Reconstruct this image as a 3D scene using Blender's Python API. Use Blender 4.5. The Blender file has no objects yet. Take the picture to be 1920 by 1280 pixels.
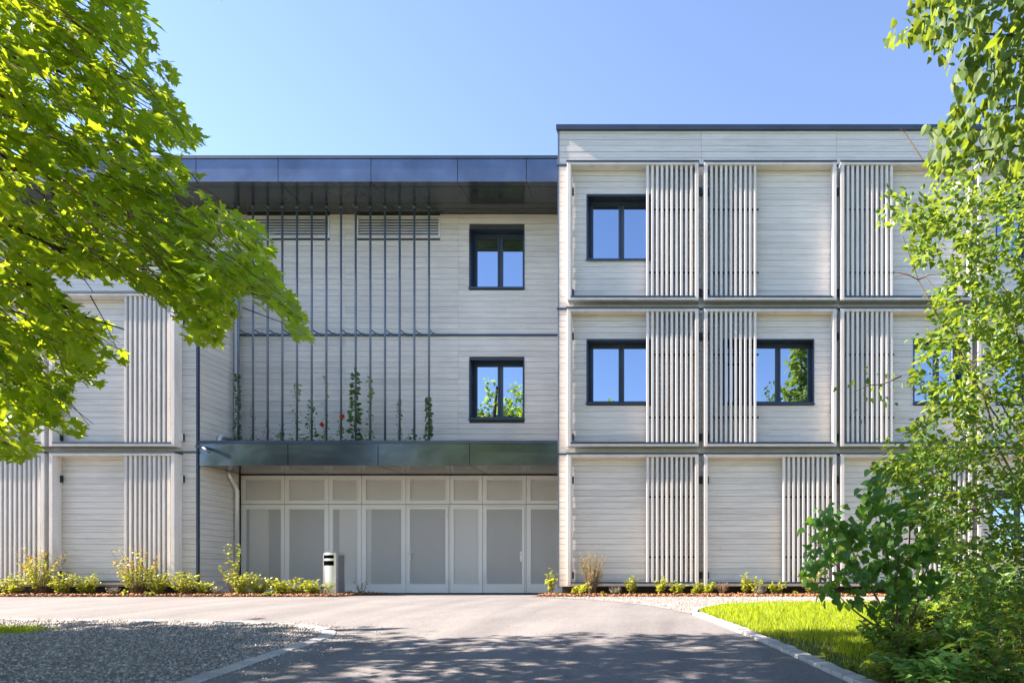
import bpy, math, random
import numpy as np
from mathutils import Matrix, Vector

# ------------------------------------------------------------------ camera, world, sun, exposure
sc = bpy.context.scene
COL = sc.collection
FPX, CXP, CYP, ZC = 1280.0, 1310.0, 1085.0, 0.365      # shift lens: focal length and vanishing point in photo pixels
cam_d = bpy.data.cameras.new("camera"); cam = bpy.data.objects.new("camera", cam_d); COL.objects.link(cam)
cam_d.sensor_width = 36.0; cam_d.lens = 24.0
cam_d.shift_x = -(CXP - 960.0) / 1920.0
cam_d.shift_y = (CYP - 640.0) / 1920.0
cam_d.clip_start = 0.05; cam_d.clip_end = 3000.0
cam.location = (0, 0, ZC); cam.rotation_euler = (math.radians(90), 0, 0)
sc.camera = cam

SUN_EL = math.radians(35.0); SUN_PHI = math.radians(3.2)   # sun stands left, almost in the plane of the facade
sdir = Vector((-math.cos(SUN_EL) * math.cos(SUN_PHI), -math.cos(SUN_EL) * math.sin(SUN_PHI), math.sin(SUN_EL)))
w = bpy.data.worlds.new("World"); sc.world = w; w.use_nodes = True
wn = w.node_tree.nodes; wl = w.node_tree.links
bg = wn["Background"]
sky = wn.new("ShaderNodeTexSky"); sky.sky_type = 'NISHITA'; sky.sun_disc = False
sky.sun_elevation = SUN_EL
sky.sun_rotation = math.atan2(sdir.x, sdir.y)
sky.altitude = 400; sky.air_density = 1.0; sky.dust_density = 0.08; sky.ozone_density = 5.0
wl.new(sky.outputs[0], bg.inputs[0]); bg.inputs[1].default_value = 0.088
sun_d = bpy.data.lights.new("sun", 'SUN'); sun_d.energy = 5.0; sun_d.angle = math.radians(0.53); sun_d.color = (1.0, 0.94, 0.85)
sun = bpy.data.objects.new("sun", sun_d); COL.objects.link(sun)
sun.rotation_euler = sdir.to_track_quat('Z', 'Y').to_euler(); sun.location = (-20, -5, 20)
sc.view_settings.view_transform = 'Standard'; sc.view_settings.look = 'None'
sc.view_settings.exposure = 2.25; sc.view_settings.gamma = 1.0
sc.view_settings.use_white_balance = True; sc.view_settings.white_balance_temperature = 7450; sc.view_settings.white_balance_tint = 20     # camera white balance for shade

random.seed(7)
rng = np.random.default_rng(11)

# ------------------------------------------------------------------ coordinates
def gz(Y):                                   # height of the ground: level by the house, falling towards the camera
    t = np.maximum(14.3 - np.asarray(Y, float), 0.0)
    t2 = np.minimum(t, 15.0)
    r = -0.0158 * t2 - 0.00427 * t2 * t2
    return r if r.ndim else float(r)
def px2x(px, Y): return (px - CXP) / FPX * Y
def py2z(py, Y): return ZC + (CYP - py) / FPX * Y
def proj(P):
    P = np.asarray(P, float)
    Y = np.maximum(P[..., 1], 0.05)
    return CXP + P[..., 0] / Y * FPX, CYP - (P[..., 2] - ZC) / Y * FPX
def inpoly(x, y, poly):
    x = np.asarray(x); y = np.asarray(y); r = np.zeros(x.shape, bool)
    n = len(poly)
    for i in range(n):
        x0, y0 = poly[i]; x1, y1 = poly[(i + 1) % n]
        if y0 == y1: continue
        c = ((y0 > y) != (y1 > y)) & (x < (x1 - x0) * (y - y0) / (y1 - y0) + x0)
        r ^= c
    return r

# ------------------------------------------------------------------ materials
def newmat(name):
    m = bpy.data.materials.new(name); m.use_nodes = True
    nt = m.node_tree
    return m, nt.nodes, nt.links, nt.nodes["Principled BSDF"]
def ramp(n, stops):
    r = n.new("ShaderNodeValToRGB"); e = r.color_ramp.elements
    while len(e) < len(stops): e.new(0.5)
    for i, (p, c) in enumerate(stops):
        e[i].position = p; e[i].color = (*c, 1)
    return r
def posmap(n, l, scale, objrand=False):
    g = n.new("ShaderNodeNewGeometry"); mp = n.new("ShaderNodeMapping"); mp.inputs["Scale"].default_value = scale
    l.new(g.outputs["Position"], mp.inputs["Vector"])
    if objrand:
        oi = n.new("ShaderNodeObjectInfo"); mu = n.new("ShaderNodeMath"); mu.operation = 'MULTIPLY'; mu.inputs[1].default_value = 37.0
        cb = n.new("ShaderNodeCombineXYZ")
        l.new(oi.outputs["Random"], mu.inputs[0]); l.new(mu.outputs[0], cb.inputs[0]); l.new(mu.outputs[0], cb.inputs[1])
        l.new(cb.outputs[0], mp.inputs["Location"])
    return mp
def noise(n, l, vec, scale, detail=4, rough=0.55):
    t = n.new("ShaderNodeTexNoise"); t.inputs["Scale"].default_value = scale; t.inputs["Detail"].default_value = detail
    t.inputs["Roughness"].default_value = rough
    if vec: l.new(vec.outputs[0], t.inputs["Vector"])
    return t
def bump(n, l, src, strength, dist, bsdf):
    b = n.new("ShaderNodeBump"); b.inputs["Strength"].default_value = strength; b.inputs["Distance"].default_value = dist
    l.new(src, b.inputs["Height"]); l.new(b.outputs[0], bsdf.inputs["Normal"]); return b
def mul(n, l, a, b, fac=1.0):
    m = n.new("ShaderNodeMixRGB"); m.blend_type = 'MULTIPLY'; m.inputs[0].default_value = fac
    l.new(a, m.inputs[1]); l.new(b, m.inputs[2]); return m

def wood(name, lo, mid, hi, grain, tint=0.13):
    m, n, l, b = newmat(name)
    mp = posmap(n, l, grain, True)
    t = noise(n, l, mp, 1.0, 6, 0.62)
    r = ramp(n, [(0.28, lo), (0.52, mid), (0.75, hi)]); l.new(t.outputs[0], r.inputs[0])
    oi = n.new("ShaderNodeObjectInfo")
    r2 = ramp(n, [(0.0, (1 - tint, 1 - tint, 1 - tint)), (0.5, (1, 0.992, 0.98)), (1.0, (1 - tint * .45, 1 - tint * .45, 1 - tint * .4))]); l.new(oi.outputs["Random"], r2.inputs[0])
    mm = mul(n, l, r.outputs[0], r2.outputs[0])
    # knots
    mp2 = posmap(n, l, (3.2, 3.2, 8.5), True); v = n.new("ShaderNodeTexVoronoi"); v.inputs["Scale"].default_value = 1.0
    l.new(mp2.outputs[0], v.inputs["Vector"])
    r3 = ramp(n, [(0.0, (0.50, 0.42, 0.34)), (0.055, (0.86, 0.82, 0.77)), (0.11, (1, 1, 1))]); l.new(v.outputs["Distance"], r3.inputs[0])
    m3 = mul(n, l, mm.outputs[0], r3.outputs[0], 0.9)
    # weather: broad faint stains
    mp4 = posmap(n, l, (0.6, 0.6, 0.35)); t4 = noise(n, l, mp4, 1.0, 5, 0.6)
    r4 = ramp(n, [(0.3, (0.88, 0.875, 0.87)), (0.62, (1, 1, 1))]); l.new(t4.outputs[0], r4.inputs[0])
    m4 = mul(n, l, m3.outputs[0], r4.outputs[0], 0.8)
    l.new(m4.outputs[0], b.inputs["Base Color"]); b.inputs["Roughness"].default_value = 0.72
    b.inputs["Specular IOR Level"].default_value = 0.3
    bump(n, l, t.outputs[0], 0.25, 0.004, b)
    return m
M = {}
M['plank'] = wood("pale_larch_planks", (0.57, 0.54, 0.495), (0.72, 0.69, 0.645), (0.78, 0.75, 0.71), (1.6, 1.6, 38.0))
M['board'] = wood("pale_larch_boards", (0.62, 0.585, 0.54), (0.72, 0.69, 0.65), (0.79, 0.76, 0.725), (5.0, 5.0, 1.2), 0.08)
M['hboard'] = wood("pale_larch_edge_boards", (0.56, 0.51, 0.44), (0.65, 0.60, 0.53), (0.72, 0.67, 0.60), (1.2, 1.2, 12.0), 0.08)
M['slat'] = wood("pale_larch_slats", (0.63, 0.60, 0.565), (0.73, 0.705, 0.67), (0.80, 0.775, 0.745), (18.0, 18.0, 1.3), 0.14)

def metal(name, col, rough, metallic=0.0, wav=0.0, spec=0.5, vary=0.25):
    m, n, l, b = newmat(name)
    mp = posmap(n, l, (1.3, 1.3, 1.3)); t = noise(n, l, mp, 1.0, 5, 0.6)
    r = ramp(n, [(0.3, tuple(c * (1 - vary) for c in col)), (0.7, tuple(min(c * (1 + vary * .5), 1) for c in col))])
    l.new(t.outputs[0], r.inputs[0]); l.new(r.outputs[0], b.inputs["Base Color"])
    b.inputs["Roughness"].default_value = rough; b.inputs["Metallic"].default_value = metallic
    b.inputs["Specular IOR Level"].default_value = spec
    if wav > 0:
        mp2 = posmap(n, l, (1.0, 1.0, 1.6)); t2 = noise(n, l, mp2, 1.7, 2, 0.4)
        bump(n, l, t2.outputs[0], wav, 0.12, b)
    return m
M['dark'] = metal("anthracite_metal", (0.040, 0.066, 0.105), 0.40, 0.40)
M['fascia'] = metal("anthracite_fascia_sheet", (0.150, 0.185, 0.235), 0.20, 0.80, 0.12)
M['soffit'] = metal("dark_soffit_panel", (0.055, 0.066, 0.072), 0.16, 0.25, 0.0, 0.6)
M['rod'] = metal("painted_steel_rod", (0.13, 0.17, 0.23), 0.40, 0.30)
M['frame'] = metal("window_frame_aluminium", (0.040, 0.058, 0.082), 0.38, 0.2)
M['zinc'] = metal("zinc_pipe", (0.66, 0.67, 0.68), 0.34, 0.35)
M['steel'] = metal("brushed_stainless_steel", (0.66, 0.65, 0.63), 0.30, 0.95, 0.0, 0.5, 0.08)
M['binside'] = metal('painted_shade_steel_side', (0.22, 0.22, 0.235), 0.4, 0.6)  # shade on the bin's side, put into the steel colour
M['black'] = metal("black_opening", (0.003, 0.003, 0.003), 1.0, 0.0, 0.0, 0.0)
M['panel'] = metal("pale_grey_painted_steel", (0.70, 0.695, 0.68), 0.45, 0.0, 0.0, 0.4, 0.06)
M['backing'] = metal("pale_backing_board", (0.74, 0.72, 0.68), 0.7, 0.0, 0.0, 0.3, 0.05)
M['louvre'] = metal("aluminium_louvre", (0.74, 0.745, 0.75), 0.45, 0.2)
M['room'] = metal("dim_room_surface", (0.20, 0.20, 0.195), 0.8)
M['core'] = metal("wall_membrane", (0.075, 0.07, 0.065), 0.9)
M['plinth'] = metal("dark_plinth", (0.035, 0.033, 0.031), 0.85)
M['plastic'] = metal("black_hinge", (0.022, 0.026, 0.034), 0.5, 0.2)
M['roof'] = metal("roof_gravel", (0.25, 0.245, 0.235), 0.95)

def glassmat():
    m, n, l, b = newmat("window_glass")
    out = n["Material Output"]
    b.inputs["Base Color"].default_value = (0.010, 0.014, 0.020, 1); b.inputs["Roughness"].default_value = 0.03
    g = n.new("ShaderNodeBsdfGlossy"); g.inputs["Roughness"].default_value = 0.004; g.inputs["Color"].default_value = (0.62, 0.80, 1.0, 1)
    mx = n.new("ShaderNodeMixShader"); mx.inputs[0].default_value = 0.52
    mp = posmap(n, l, (1, 1, 1)); t = noise(n, l, mp, 0.9, 1, 0.3)
    bb = n.new("ShaderNodeBump"); bb.inputs["Strength"].default_value = 0.03; bb.inputs["Distance"].default_value = 0.05
    l.new(t.outputs[0], bb.inputs["Height"]); l.new(bb.outputs[0], g.inputs["Normal"])
    l.new(b.outputs[0], mx.inputs[1]); l.new(g.outputs[0], mx.inputs[2]); l.new(mx.outputs[0], out.inputs[0])
    return m
M['glass'] = glassmat()

def perfmat():                                 # expanded-metal sheet: slits cut through, staggered rows
    m, n, l, b = newmat("perforated_sheet")
    out = n["Material Output"]
    b.inputs["Base Color"].default_value = (0.66, 0.655, 0.64, 1); b.inputs["Roughness"].default_value = 0.5
    g = n.new("ShaderNodeNewGeometry"); sp = n.new("ShaderNodeSeparateXYZ"); l.new(g.outputs["Position"], sp.inputs[0])
    def mth(op, a, bb=None, v=None):
        q = n.new("ShaderNodeMath"); q.operation = op
        l.new(a, q.inputs[0])
        if bb is not None: l.new(bb, q.inputs[1])
        elif v is not None: q.inputs[1].default_value = v
        return q.outputs[0]
    px, pz = 0.052, 0.034
    def dots(ox, oz):
        u = mth('MULTIPLY', mth('ADD', sp.outputs[0], v=50 + ox), v=1 / px); u = mth('SUBTRACT', mth('FRACT', u), v=0.5)
        v = mth('MULTIPLY', mth('ADD', sp.outputs[2], v=50 + oz), v=1 / pz); v = mth('SUBTRACT', mth('FRACT', v), v=0.5)
        d = mth('ADD', mth('ABSOLUTE', u), mth('ABSOLUTE', v))
        return mth('LESS_THAN', d, v=0.34)
    hole = mth('MAXIMUM', dots(0, 0), dots(px / 2, pz / 2))
    tr = n.new("ShaderNodeBsdfTransparent"); mx = n.new("ShaderNodeMixShader")
    l.new(hole, mx.inputs[0]); l.new(b.outputs[0], mx.inputs[1]); l.new(tr.outputs[0], mx.inputs[2]); l.new(mx.outputs[0], out.inputs[0])
    return m
M['perf'] = perfmat()

def groundmat(name, stops, scale, bs, bd, fine=60.0, rough=0.95, patch=None):
    m, n, l, b = newmat(name)
    mp = posmap(n, l, (1, 1, 1)); t = noise(n, l, mp, scale, 6, 0.6)
    r = ramp(n, stops); l.new(t.outputs[0], r.inputs[0])
    t2 = noise(n, l, mp, fine, 6, 0.8)
    r2 = ramp(n, [(0.3, (0.50, 0.50, 0.51)), (0.5, (0.96, 0.96, 0.96)), (0.70, (1.45, 1.44, 1.42))]); l.new(t2.outputs[0], r2.inputs[0])
    mm = mul(n, l, r.outputs[0], r2.outputs[0], 0.8); last = mm
    if patch:
        mp3 = posmap(n, l, (1.9, 0.22, 1.0)); t3 = noise(n, l, mp3, 0.8, 5, 0.6); r3 = ramp(n, patch); l.new(t3.outputs[0], r3.inputs[0]); last = mul(n, l, mm.outputs[0], r3.outputs[0])
    l.new(last.outputs[0], b.inputs["Base Color"]); b.inputs["Roughness"].default_value = rough
    b.inputs["Specular IOR Level"].default_value = 0.25
    bump(n, l, t2.outputs[0], bs, bd, b)
    return m
M['soil'] = groundmat("soil", [(0.3, (0.07, 0.05, 0.033)), (0.7, (0.13, 0.098, 0.065))], 3.0, 0.6, 0.02, 40)
M['meadow'] = groundmat("meadow_ground", [(0.3, (0.07, 0.085, 0.04)), (0.7, (0.11, 0.12, 0.065))], 2.0, 0.6, 0.03, 30)
M['asphalt'] = groundmat("asphalt", [(0.3, (0.155, 0.158, 0.164)), (0.7, (0.190, 0.193, 0.199))], 1.3, 0.6, 0.012, 34, 0.9, [(0.3, (0.74, 0.74, 0.75)), (0.65, (1.1, 1.09, 1.07))])
M['gravelbed'] = groundmat("gravel_bed", [(0.3, (0.17, 0.165, 0.16)), (0.7, (0.30, 0.295, 0.285))], 6.0, 0.8, 0.015, 70)
M['mulchbed'] = groundmat("bark_mulch_bed", [(0.3, (0.10, 0.045, 0.02)), (0.7, (0.22, 0.095, 0.04))], 8.0, 0.8, 0.02, 60)
M['lawnbed'] = groundmat("lawn_soil", [(0.3, (0.055, 0.085, 0.02)), (0.7, (0.085, 0.11, 0.03))], 3.0, 0.5, 0.02, 50)

def granmat(name, stops, scale=1.0, rough=0.85, mixisland=True):
    m, n, l, b = newmat(name)
    g = n.new("ShaderNodeNewGeometry"); oi = n.new("ShaderNodeObjectInfo")
    ad = n.new("ShaderNodeMath"); ad.operation = 'ADD'; fr = n.new("ShaderNodeMath"); fr.operation = 'FRACT'
    l.new(g.outputs["Random Per Island"], ad.inputs[0]); l.new(oi.outputs["Random"], ad.inputs[1]); l.new(ad.outputs[0], fr.inputs[0])
    r = ramp(n, stops); l.new(fr.outputs[0], r.inputs[0])
    mp = posmap(n, l, (1, 1, 1)); t = noise(n, l, mp, 90.0 * scale, 3, 0.7)
    r2 = ramp(n, [(0.3, (0.66, 0.66, 0.66)), (0.7, (1.2, 1.2, 1.2))]); l.new(t.outputs[0], r2.inputs[0])
    mm = mul(n, l, r.outputs[0], r2.outputs[0], 0.9); l.new(mm.outputs[0], b.inputs["Base Color"])
    b.inputs["Roughness"].default_value = rough; b.inputs["Specular IOR Level"].default_value = 0.3
    bump(n, l, t.outputs[0], 0.4, 0.004, b)
    return m
M['pebble'] = granmat("gravel_stones", [(0.0, (0.16, 0.152, 0.145)), (0.45, (0.31, 0.295, 0.278)), (0.8, (0.44, 0.42, 0.395)), (1.0, (0.60, 0.575, 0.54))])
M['granite'] = granmat("granite_setts", [(0.0, (0.30, 0.30, 0.305)), (0.6, (0.40, 0.395, 0.39)), (1.0, (0.47, 0.46, 0.445))], 0.6)
M['chip'] = granmat("bark_chips", [(0.0, (0.15, 0.062, 0.028)), (0.5, (0.29, 0.128, 0.055)), (1.0, (0.42, 0.24, 0.12))])

def leafmat(name, stops, trans, tfac=0.45, rough=0.42):
    m, n, l, b = newmat(name)
    out = n["Material Output"]
    g = n.new("ShaderNodeNewGeometry"); oi = n.new("ShaderNodeObjectInfo")
    ad = n.new("ShaderNodeMath"); ad.operation = 'ADD'; fr = n.new("ShaderNodeMath"); fr.operation = 'FRACT'
    l.new(g.outputs["Random Per Island"], ad.inputs[0]); l.new(oi.outputs["Random"], ad.inputs[1]); l.new(ad.outputs[0], fr.inputs[0])
    r = ramp(n, stops); l.new(fr.outputs[0], r.inputs[0])
    mp = posmap(n, l, (1, 1, 1)); t = noise(n, l, mp, 45.0, 2, 0.5)
    r2 = ramp(n, [(0.3, (0.8, 0.82, 0.8)), (0.7, (1.12, 1.1, 1.1))]); l.new(t.outputs[0], r2.inputs[0])
    mm = mul(n, l, r.outputs[0], r2.outputs[0], 0.8)
    l.new(mm.outputs[0], b.inputs["Base Color"]); b.inputs["Roughness"].default_value = rough; b.inputs["Specular IOR Level"].default_value = 0.4
    tc = n.new("ShaderNodeMixRGB"); tc.blend_type = 'MIX'; tc.inputs[0].default_value = 0.75; tc.inputs[2].default_value = (*trans, 1)
    l.new(mm.outputs[0], tc.inputs[1])
    tr = n.new("ShaderNodeBsdfTranslucent"); l.new(tc.outputs[0], tr.inputs["Color"])
    mx = n.new("ShaderNodeMixShader"); mx.inputs[0].default_value = tfac
    l.new(b.outputs[0], mx.inputs[1]); l.new(tr.outputs[0], mx.inputs[2]); l.new(mx.outputs[0], out.inputs[0])
    return m
M['maple'] = leafmat("maple_leaf", [(0, (0.035, 0.13, 0.012)), (0.5, (0.07, 0.19, 0.015)), (1, (0.16, 0.28, 0.02))], (0.64, 0.84, 0.035), 0.55)
M['linden'] = leafmat("linden_leaf", [(0, (0.020, 0.068, 0.012)), (0.5, (0.036, 0.10, 0.015)), (1, (0.085, 0.155, 0.022))], (0.33, 0.45, 0.03), 0.42, 0.6)
M['privet'] = leafmat("shrub_leaf", [(0, (0.018, 0.078, 0.018)), (0.5, (0.044, 0.13, 0.026)), (1, (0.13, 0.22, 0.04))], (0.40, 0.56, 0.045), 0.38)
M['heart'] = leafmat("broad_heart_leaf", [(0, (0.032, 0.13, 0.028)), (0.6, (0.06, 0.19, 0.04)), (0.9, (0.10, 0.24, 0.035)), (1, (0.28, 0.40, 0.05))], (0.24, 0.50, 0.05), 0.40, 0.38)
M['weed'] = leafmat("undergrowth_leaf", [(0, (0.07, 0.22, 0.06)), (0.5, (0.13, 0.32, 0.085)), (1, (0.24, 0.42, 0.10))], (0.38, 0.66, 0.10), 0.40)
M['lime'] = leafmat("yellow_green_leaf", [(0, (0.22, 0.30, 0.024)), (0.5, (0.31, 0.38, 0.034)), (1, (0.42, 0.44, 0.055))], (0.48, 0.52, 0.04), 0.40)
M['limegreen'] = leafmat("fresh_green_leaf", [(0, (0.10, 0.19, 0.02)), (0.5, (0.15, 0.25, 0.03)), (1, (0.23, 0.31, 0.05))], (0.36, 0.48, 0.05), 0.40)
M['redtip'] = leafmat("reddish_tip_leaf", [(0, (0.30, 0.15, 0.04)), (0.5, (0.36, 0.22, 0.05)), (1, (0.36, 0.30, 0.06))], (0.5, 0.34, 0.08), 0.40)
M['lavender'] = leafmat("grey_green_leaf", [(0, (0.13, 0.18, 0.10)), (1, (0.22, 0.27, 0.16))], (0.28, 0.34, 0.2), 0.25)
M['bloom'] = leafmat("faded_lavender_bloom", [(0, (0.16, 0.14, 0.19)), (1, (0.26, 0.23, 0.28))], (0.3, 0.25, 0.35), 0.2)
M['straw'] = leafmat("dry_straw_leaf", [(0, (0.26, 0.20, 0.06)), (1, (0.42, 0.36, 0.12))], (0.5, 0.42, 0.14), 0.3)
M['dry'] = leafmat("dead_brown_leaf", [(0, (0.22, 0.12, 0.07)), (1, (0.36, 0.24, 0.15))], (0.3, 0.2, 0.1), 0.2)
M['ivy'] = leafmat("climber_leaf", [(0, (0.03, 0.095, 0.022)), (1, (0.075, 0.16, 0.04))], (0.2, 0.36, 0.05), 0.3)
M['red'] = leafmat("red_petal", [(0, (0.62, 0.04, 0.03)), (1, (0.75, 0.10, 0.05))], (0.8, 0.1, 0.06), 0.3)
M['grass'] = leafmat("grass_blade", [(0, (0.13, 0.22, 0.012)), (0.5, (0.19, 0.30, 0.016)), (1, (0.29, 0.36, 0.03))], (0.60, 0.72, 0.02), 0.48, 0.5)
M['bark'] = groundmat("tree_bark", [(0.3, (0.055, 0.042, 0.032)), (0.7, (0.11, 0.085, 0.065))], 6.0, 0.8, 0.02, 50)
M['twig'] = groundmat("brown_twig", [(0.3, (0.13, 0.085, 0.05)), (0.7, (0.20, 0.14, 0.085))], 9.0, 0.3, 0.004, 60)

# ------------------------------------------------------------------ object helpers
OFF = {}
def woff(o): return OFF.get(o, Vector((0, 0, 0)))
def setprops(o, label=None, cat=None, group=None, kind=None):
    if label: o["label"] = label
    if cat: o["category"] = cat
    if group: o["group"] = group
    if kind: o["kind"] = kind
    return o
def thing(name, label, cat, loc=(0, 0, 0), group=None):
    o = bpy.data.objects.new(name, None); COL.objects.link(o); o.location = loc; o.empty_display_size = 0.2
    OFF[o] = Vector(loc)
    return setprops(o, label, cat, group)
def link(o, parent=None):
    COL.objects.link(o)
    if parent is not None:
        o.parent = parent; OFF[o] = woff(parent).copy()
    return o
class MB:
    def __init__(s): s.v = []; s.f = []
    def box(s, x0, x1, y0, y1, z0, z1):
        if x0 > x1: x0, x1 = x1, x0
        if y0 > y1: y0, y1 = y1, y0
        if z0 > z1: z0, z1 = z1, z0
        b = len(s.v)
        s.v += [(x0, y0, z0), (x1, y0, z0), (x1, y1, z0), (x0, y1, z0), (x0, y0, z1), (x1, y0, z1), (x1, y1, z1), (x0, y1, z1)]
        s.f += [tuple(b + i for i in q) for q in ((0, 3, 2, 1), (4, 5, 6, 7), (0, 1, 5, 4), (1, 2, 6, 5), (2, 3, 7, 6), (3, 0, 4, 7))]
        return s
    def prism(s, poly, z0, z1):                 # poly in xy, counter-clockwise
        b = len(s.v); n = len(poly)
        s.v += [(x, y, z0) for x, y in poly] + [(x, y, z1) for x, y in poly]
        s.f.append(tuple(b + i for i in reversed(range(n)))); s.f.append(tuple(b + n + i for i in range(n)))
        for i in range(n):
            j = (i + 1) % n; s.f.append((b + i, b + j, b + n + j, b + n + i))
        return s
    def cbox(s, x0, x1, y0, y1, z0, z1, c=0.006):   # upright bar with chamfered long edges
        return s.prism([(x0 + c, y0), (x1 - c, y0), (x1, y0 + c), (x1, y1 - c), (x1 - c, y1), (x0 + c, y1), (x0, y1 - c), (x0, y0 + c)], z0, z1)
    def tube(s, pts, rad, n=8, cap=True):
        pts = [Vector(p) for p in pts]
        if not isinstance(rad, (list, tuple)): rad = [rad] * len(pts)
        rings = []; up = None
        for i, p in enumerate(pts):
            d = (pts[min(i + 1, len(pts) - 1)] - pts[max(i - 1, 0)])
            d = d.normalized() if d.length > 1e-9 else Vector((0, 0, 1))
            if up is None: up = Vector((0, 0, 1)) if abs(d.z) < 0.9 else Vector((1, 0, 0))
            a = d.cross(up)
            a = a.normalized() if a.length > 1e-6 else d.orthogonal().normalized()
            c = a.cross(d).normalized(); up = c
            b = len(s.v)
            for k in range(n):
                t = 2 * math.pi * k / n
                q = p + (a * math.cos(t) + c * math.sin(t)) * rad[i]; s.v.append((q.x, q.y, q.z))
            rings.append(b)
        for i in range(len(rings) - 1):
            for k in range(n):
                k2 = (k + 1) % n
                s.f.append((rings[i] + k, rings[i] + k2, rings[i + 1] + k2, rings[i + 1] + k))
        if cap:
            s.f.append(tuple(rings[0] + k for k in reversed(range(n)))); s.f.append(tuple(rings[-1] + k for k in range(n)))
        return s
    def build(s, name, mat, parent=None, smooth=False):
        o0 = woff(parent) if parent is not None else Vector((0, 0, 0))
        me = bpy.data.meshes.new(name)
        me.from_pydata([(x - o0.x, y - o0.y, z - o0.z) for x, y, z in s.v], [], s.f)
        me.materials.append(mat)
        if smooth: me.shade_smooth()
        o = bpy.data.objects.new(name, me)
        return link(o, parent)
def np_mesh(name, V, F, mat, parent=None, smooth=False):
    """V (N,3), F (M,k) -> object"""
    o0 = woff(parent) if parent is not None else Vector((0, 0, 0))
    V = np.asarray(V, np.float32) - np.array(o0, np.float32); F = np.asarray(F, np.int32)
    me = bpy.data.meshes.new(name); k = F.shape[1]
    me.vertices.add(len(V)); me.vertices.foreach_set("co", V.ravel())
    me.loops.add(F.size); me.loops.foreach_set("vertex_index", F.ravel())
    me.polygons.add(len(F)); me.polygons.foreach_set("loop_start", np.arange(0, F.size, k, dtype=np.int32))
    me.update(calc_edges=True)
    if smooth: me.shade_smooth()
    me.materials.append(mat)
    return link(bpy.data.objects.new(name, me), parent)
_cube = None
def unit_box(mat):
    key = 'ub_' + mat.name
    if key not in bpy.data.meshes:
        me = bpy.data.meshes.new(key)
        m = MB().box(-.5, .5, -.5, .5, -.5, .5); me.from_pydata(m.v, [], m.f); me.materials.append(mat)
    return bpy.data.meshes[key]
def piece(name, mat, parent, x0, x1, y0, y1, z0, z1):
    o = bpy.data.objects.new(name, unit_box(mat)); link(o, parent)
    p = woff(parent)
    o.location = ((x0 + x1) / 2 - p.x, (y0 + y1) / 2 - p.y, (z0 + z1) / 2 - p.z)
    o.scale = (abs(x1 - x0), abs(y1 - y0), abs(z1 - z0))
    return o

# ------------------------------------------------------------------ ground
def strip(name, ys, xl, xr, dz, mat, nx=8, kind="structure"):
    V = []; F = []
    for y in ys:
        a, b = xl(y), xr(y)
        for i in range(nx + 1): V.append((a + (b - a) * i / nx, y, gz(y) + dz))
    for j in range(len(ys) - 1):
        for i in range(nx):
            p = j * (nx + 1) + i; F.append((p, p + 1, p + nx + 2, p + nx + 1))
    o = np_mesh(name, V, F, mat); o["kind"] = kind
    return o
def lin(a, b, n): return [a + (b - a) * i / (n - 1) for i in range(n)]
strip("ground", [-900, -60] + lin(-20, 16, 60) + [40, 200, 1500], lambda y: -900, lambda y: 900, -0.012, M['meadow'], 6)
# curves in plan: right kerb (towards the lawn) and left kerb (towards the gravel)
KR = [(2.15, 3.0), (1.72, 4.2), (1.22, 5.5), (0.98, 6.3), (0.72, 7.2), (0.42, 8.2), (0.12, 9.2), (-0.12, 10.0)]
KR2 = [(-0.12, 10.0), (-0.08, 10.5), (0.10, 11.1), (0.40, 11.55), (0.95, 11.85), (1.8, 12.0), (4.0, 12.05), (13.0, 12.05)]
KG = [(-0.12, 10.0), (-0.55, 10.9), (-1.15, 11.9), (-2.0, 12.9), (-2.8, 13.6), (-3.45, 14.1)]
KL = [(-3.95, 3.0), (-4.02, 5.5), (-4.08, 6.6), (-4.10, 7.4), (-4.20, 7.9), (-4.50, 8.35), (-5.1, 8.75), (-6.2, 9.05), (-8.0, 9.25), (-11.0, 9.4), (-24.0, 9.5)]
def interp_xy(curve, y):
    ysx = [p[1] for p in curve]; xsx = [p[0] for p in curve]; return float(np.interp(y, ysx, xsx))
def interp_yx(curve, x):
    c = sorted(curve); return float(np.interp(x, [p[0] for p in c], [p[1] for p in c]))
def xl_road(y): return interp_xy([p for p in KL], y) if y < 9.5 else -24.0
def xr_road(y):
    if y <= 10.0: return interp_xy(KR, y)
    return interp_xy(KG, y)
ysr = lin(2.0, 7.8, 30) + lin(7.85, 9.48, 34) + lin(9.5, 14.1, 30)
strip("asphalt_road", ysr, xl_road, xr_road, 0.0, M['asphalt'], 14)
strip("door_apron", lin(14.1, 16.75, 8), lambda y: -7.45, lambda y: -3.0 if y > 14.6 else -3.45, 0.001, M['asphalt'], 6)
strip("lawn", lin(2.5, 12.05, 60), lambda y: interp_xy(KR, y) + 0.02 if y <= 10 else interp_xy(sorted(KR2[:6], key=lambda p: p[1]), y), lambda y: 16.0, 0.010, M['lawnbed'], 10)
strip("gravel_bed", lin(2.5, 9.5, 50), lambda y: -24.0, lambda y: xl_road(y) - 0.02, 0.004, M['gravelbed'], 10)
strip("gravel_path", lin(10.02, 14.1, 40), lambda y: interp_xy(KG, y), lambda y: 16.0 if y > 12.06 else interp_xy(sorted(KR2[:7], key=lambda p: p[1]), y), 0.004, M['gravelbed'], 14)
strip("planting_bed", lin(14.1, 15.34, 6), lambda y: -24.0, lambda y: -7.45, 0.012, M['mulchbed'], 6)
strip("planting_bed", lin(15.34, 16.7, 6), lambda y: -11.25, lambda y: -7.45, 0.012, M['mulchbed'], 4)
strip("planting_bed", lin(14.1, 15.4, 6), lambda y: -3.45 + (0.25 if y < 14.25 else 0), lambda y: 16.0, 0.012, M['mulchbed'], 6)

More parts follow.
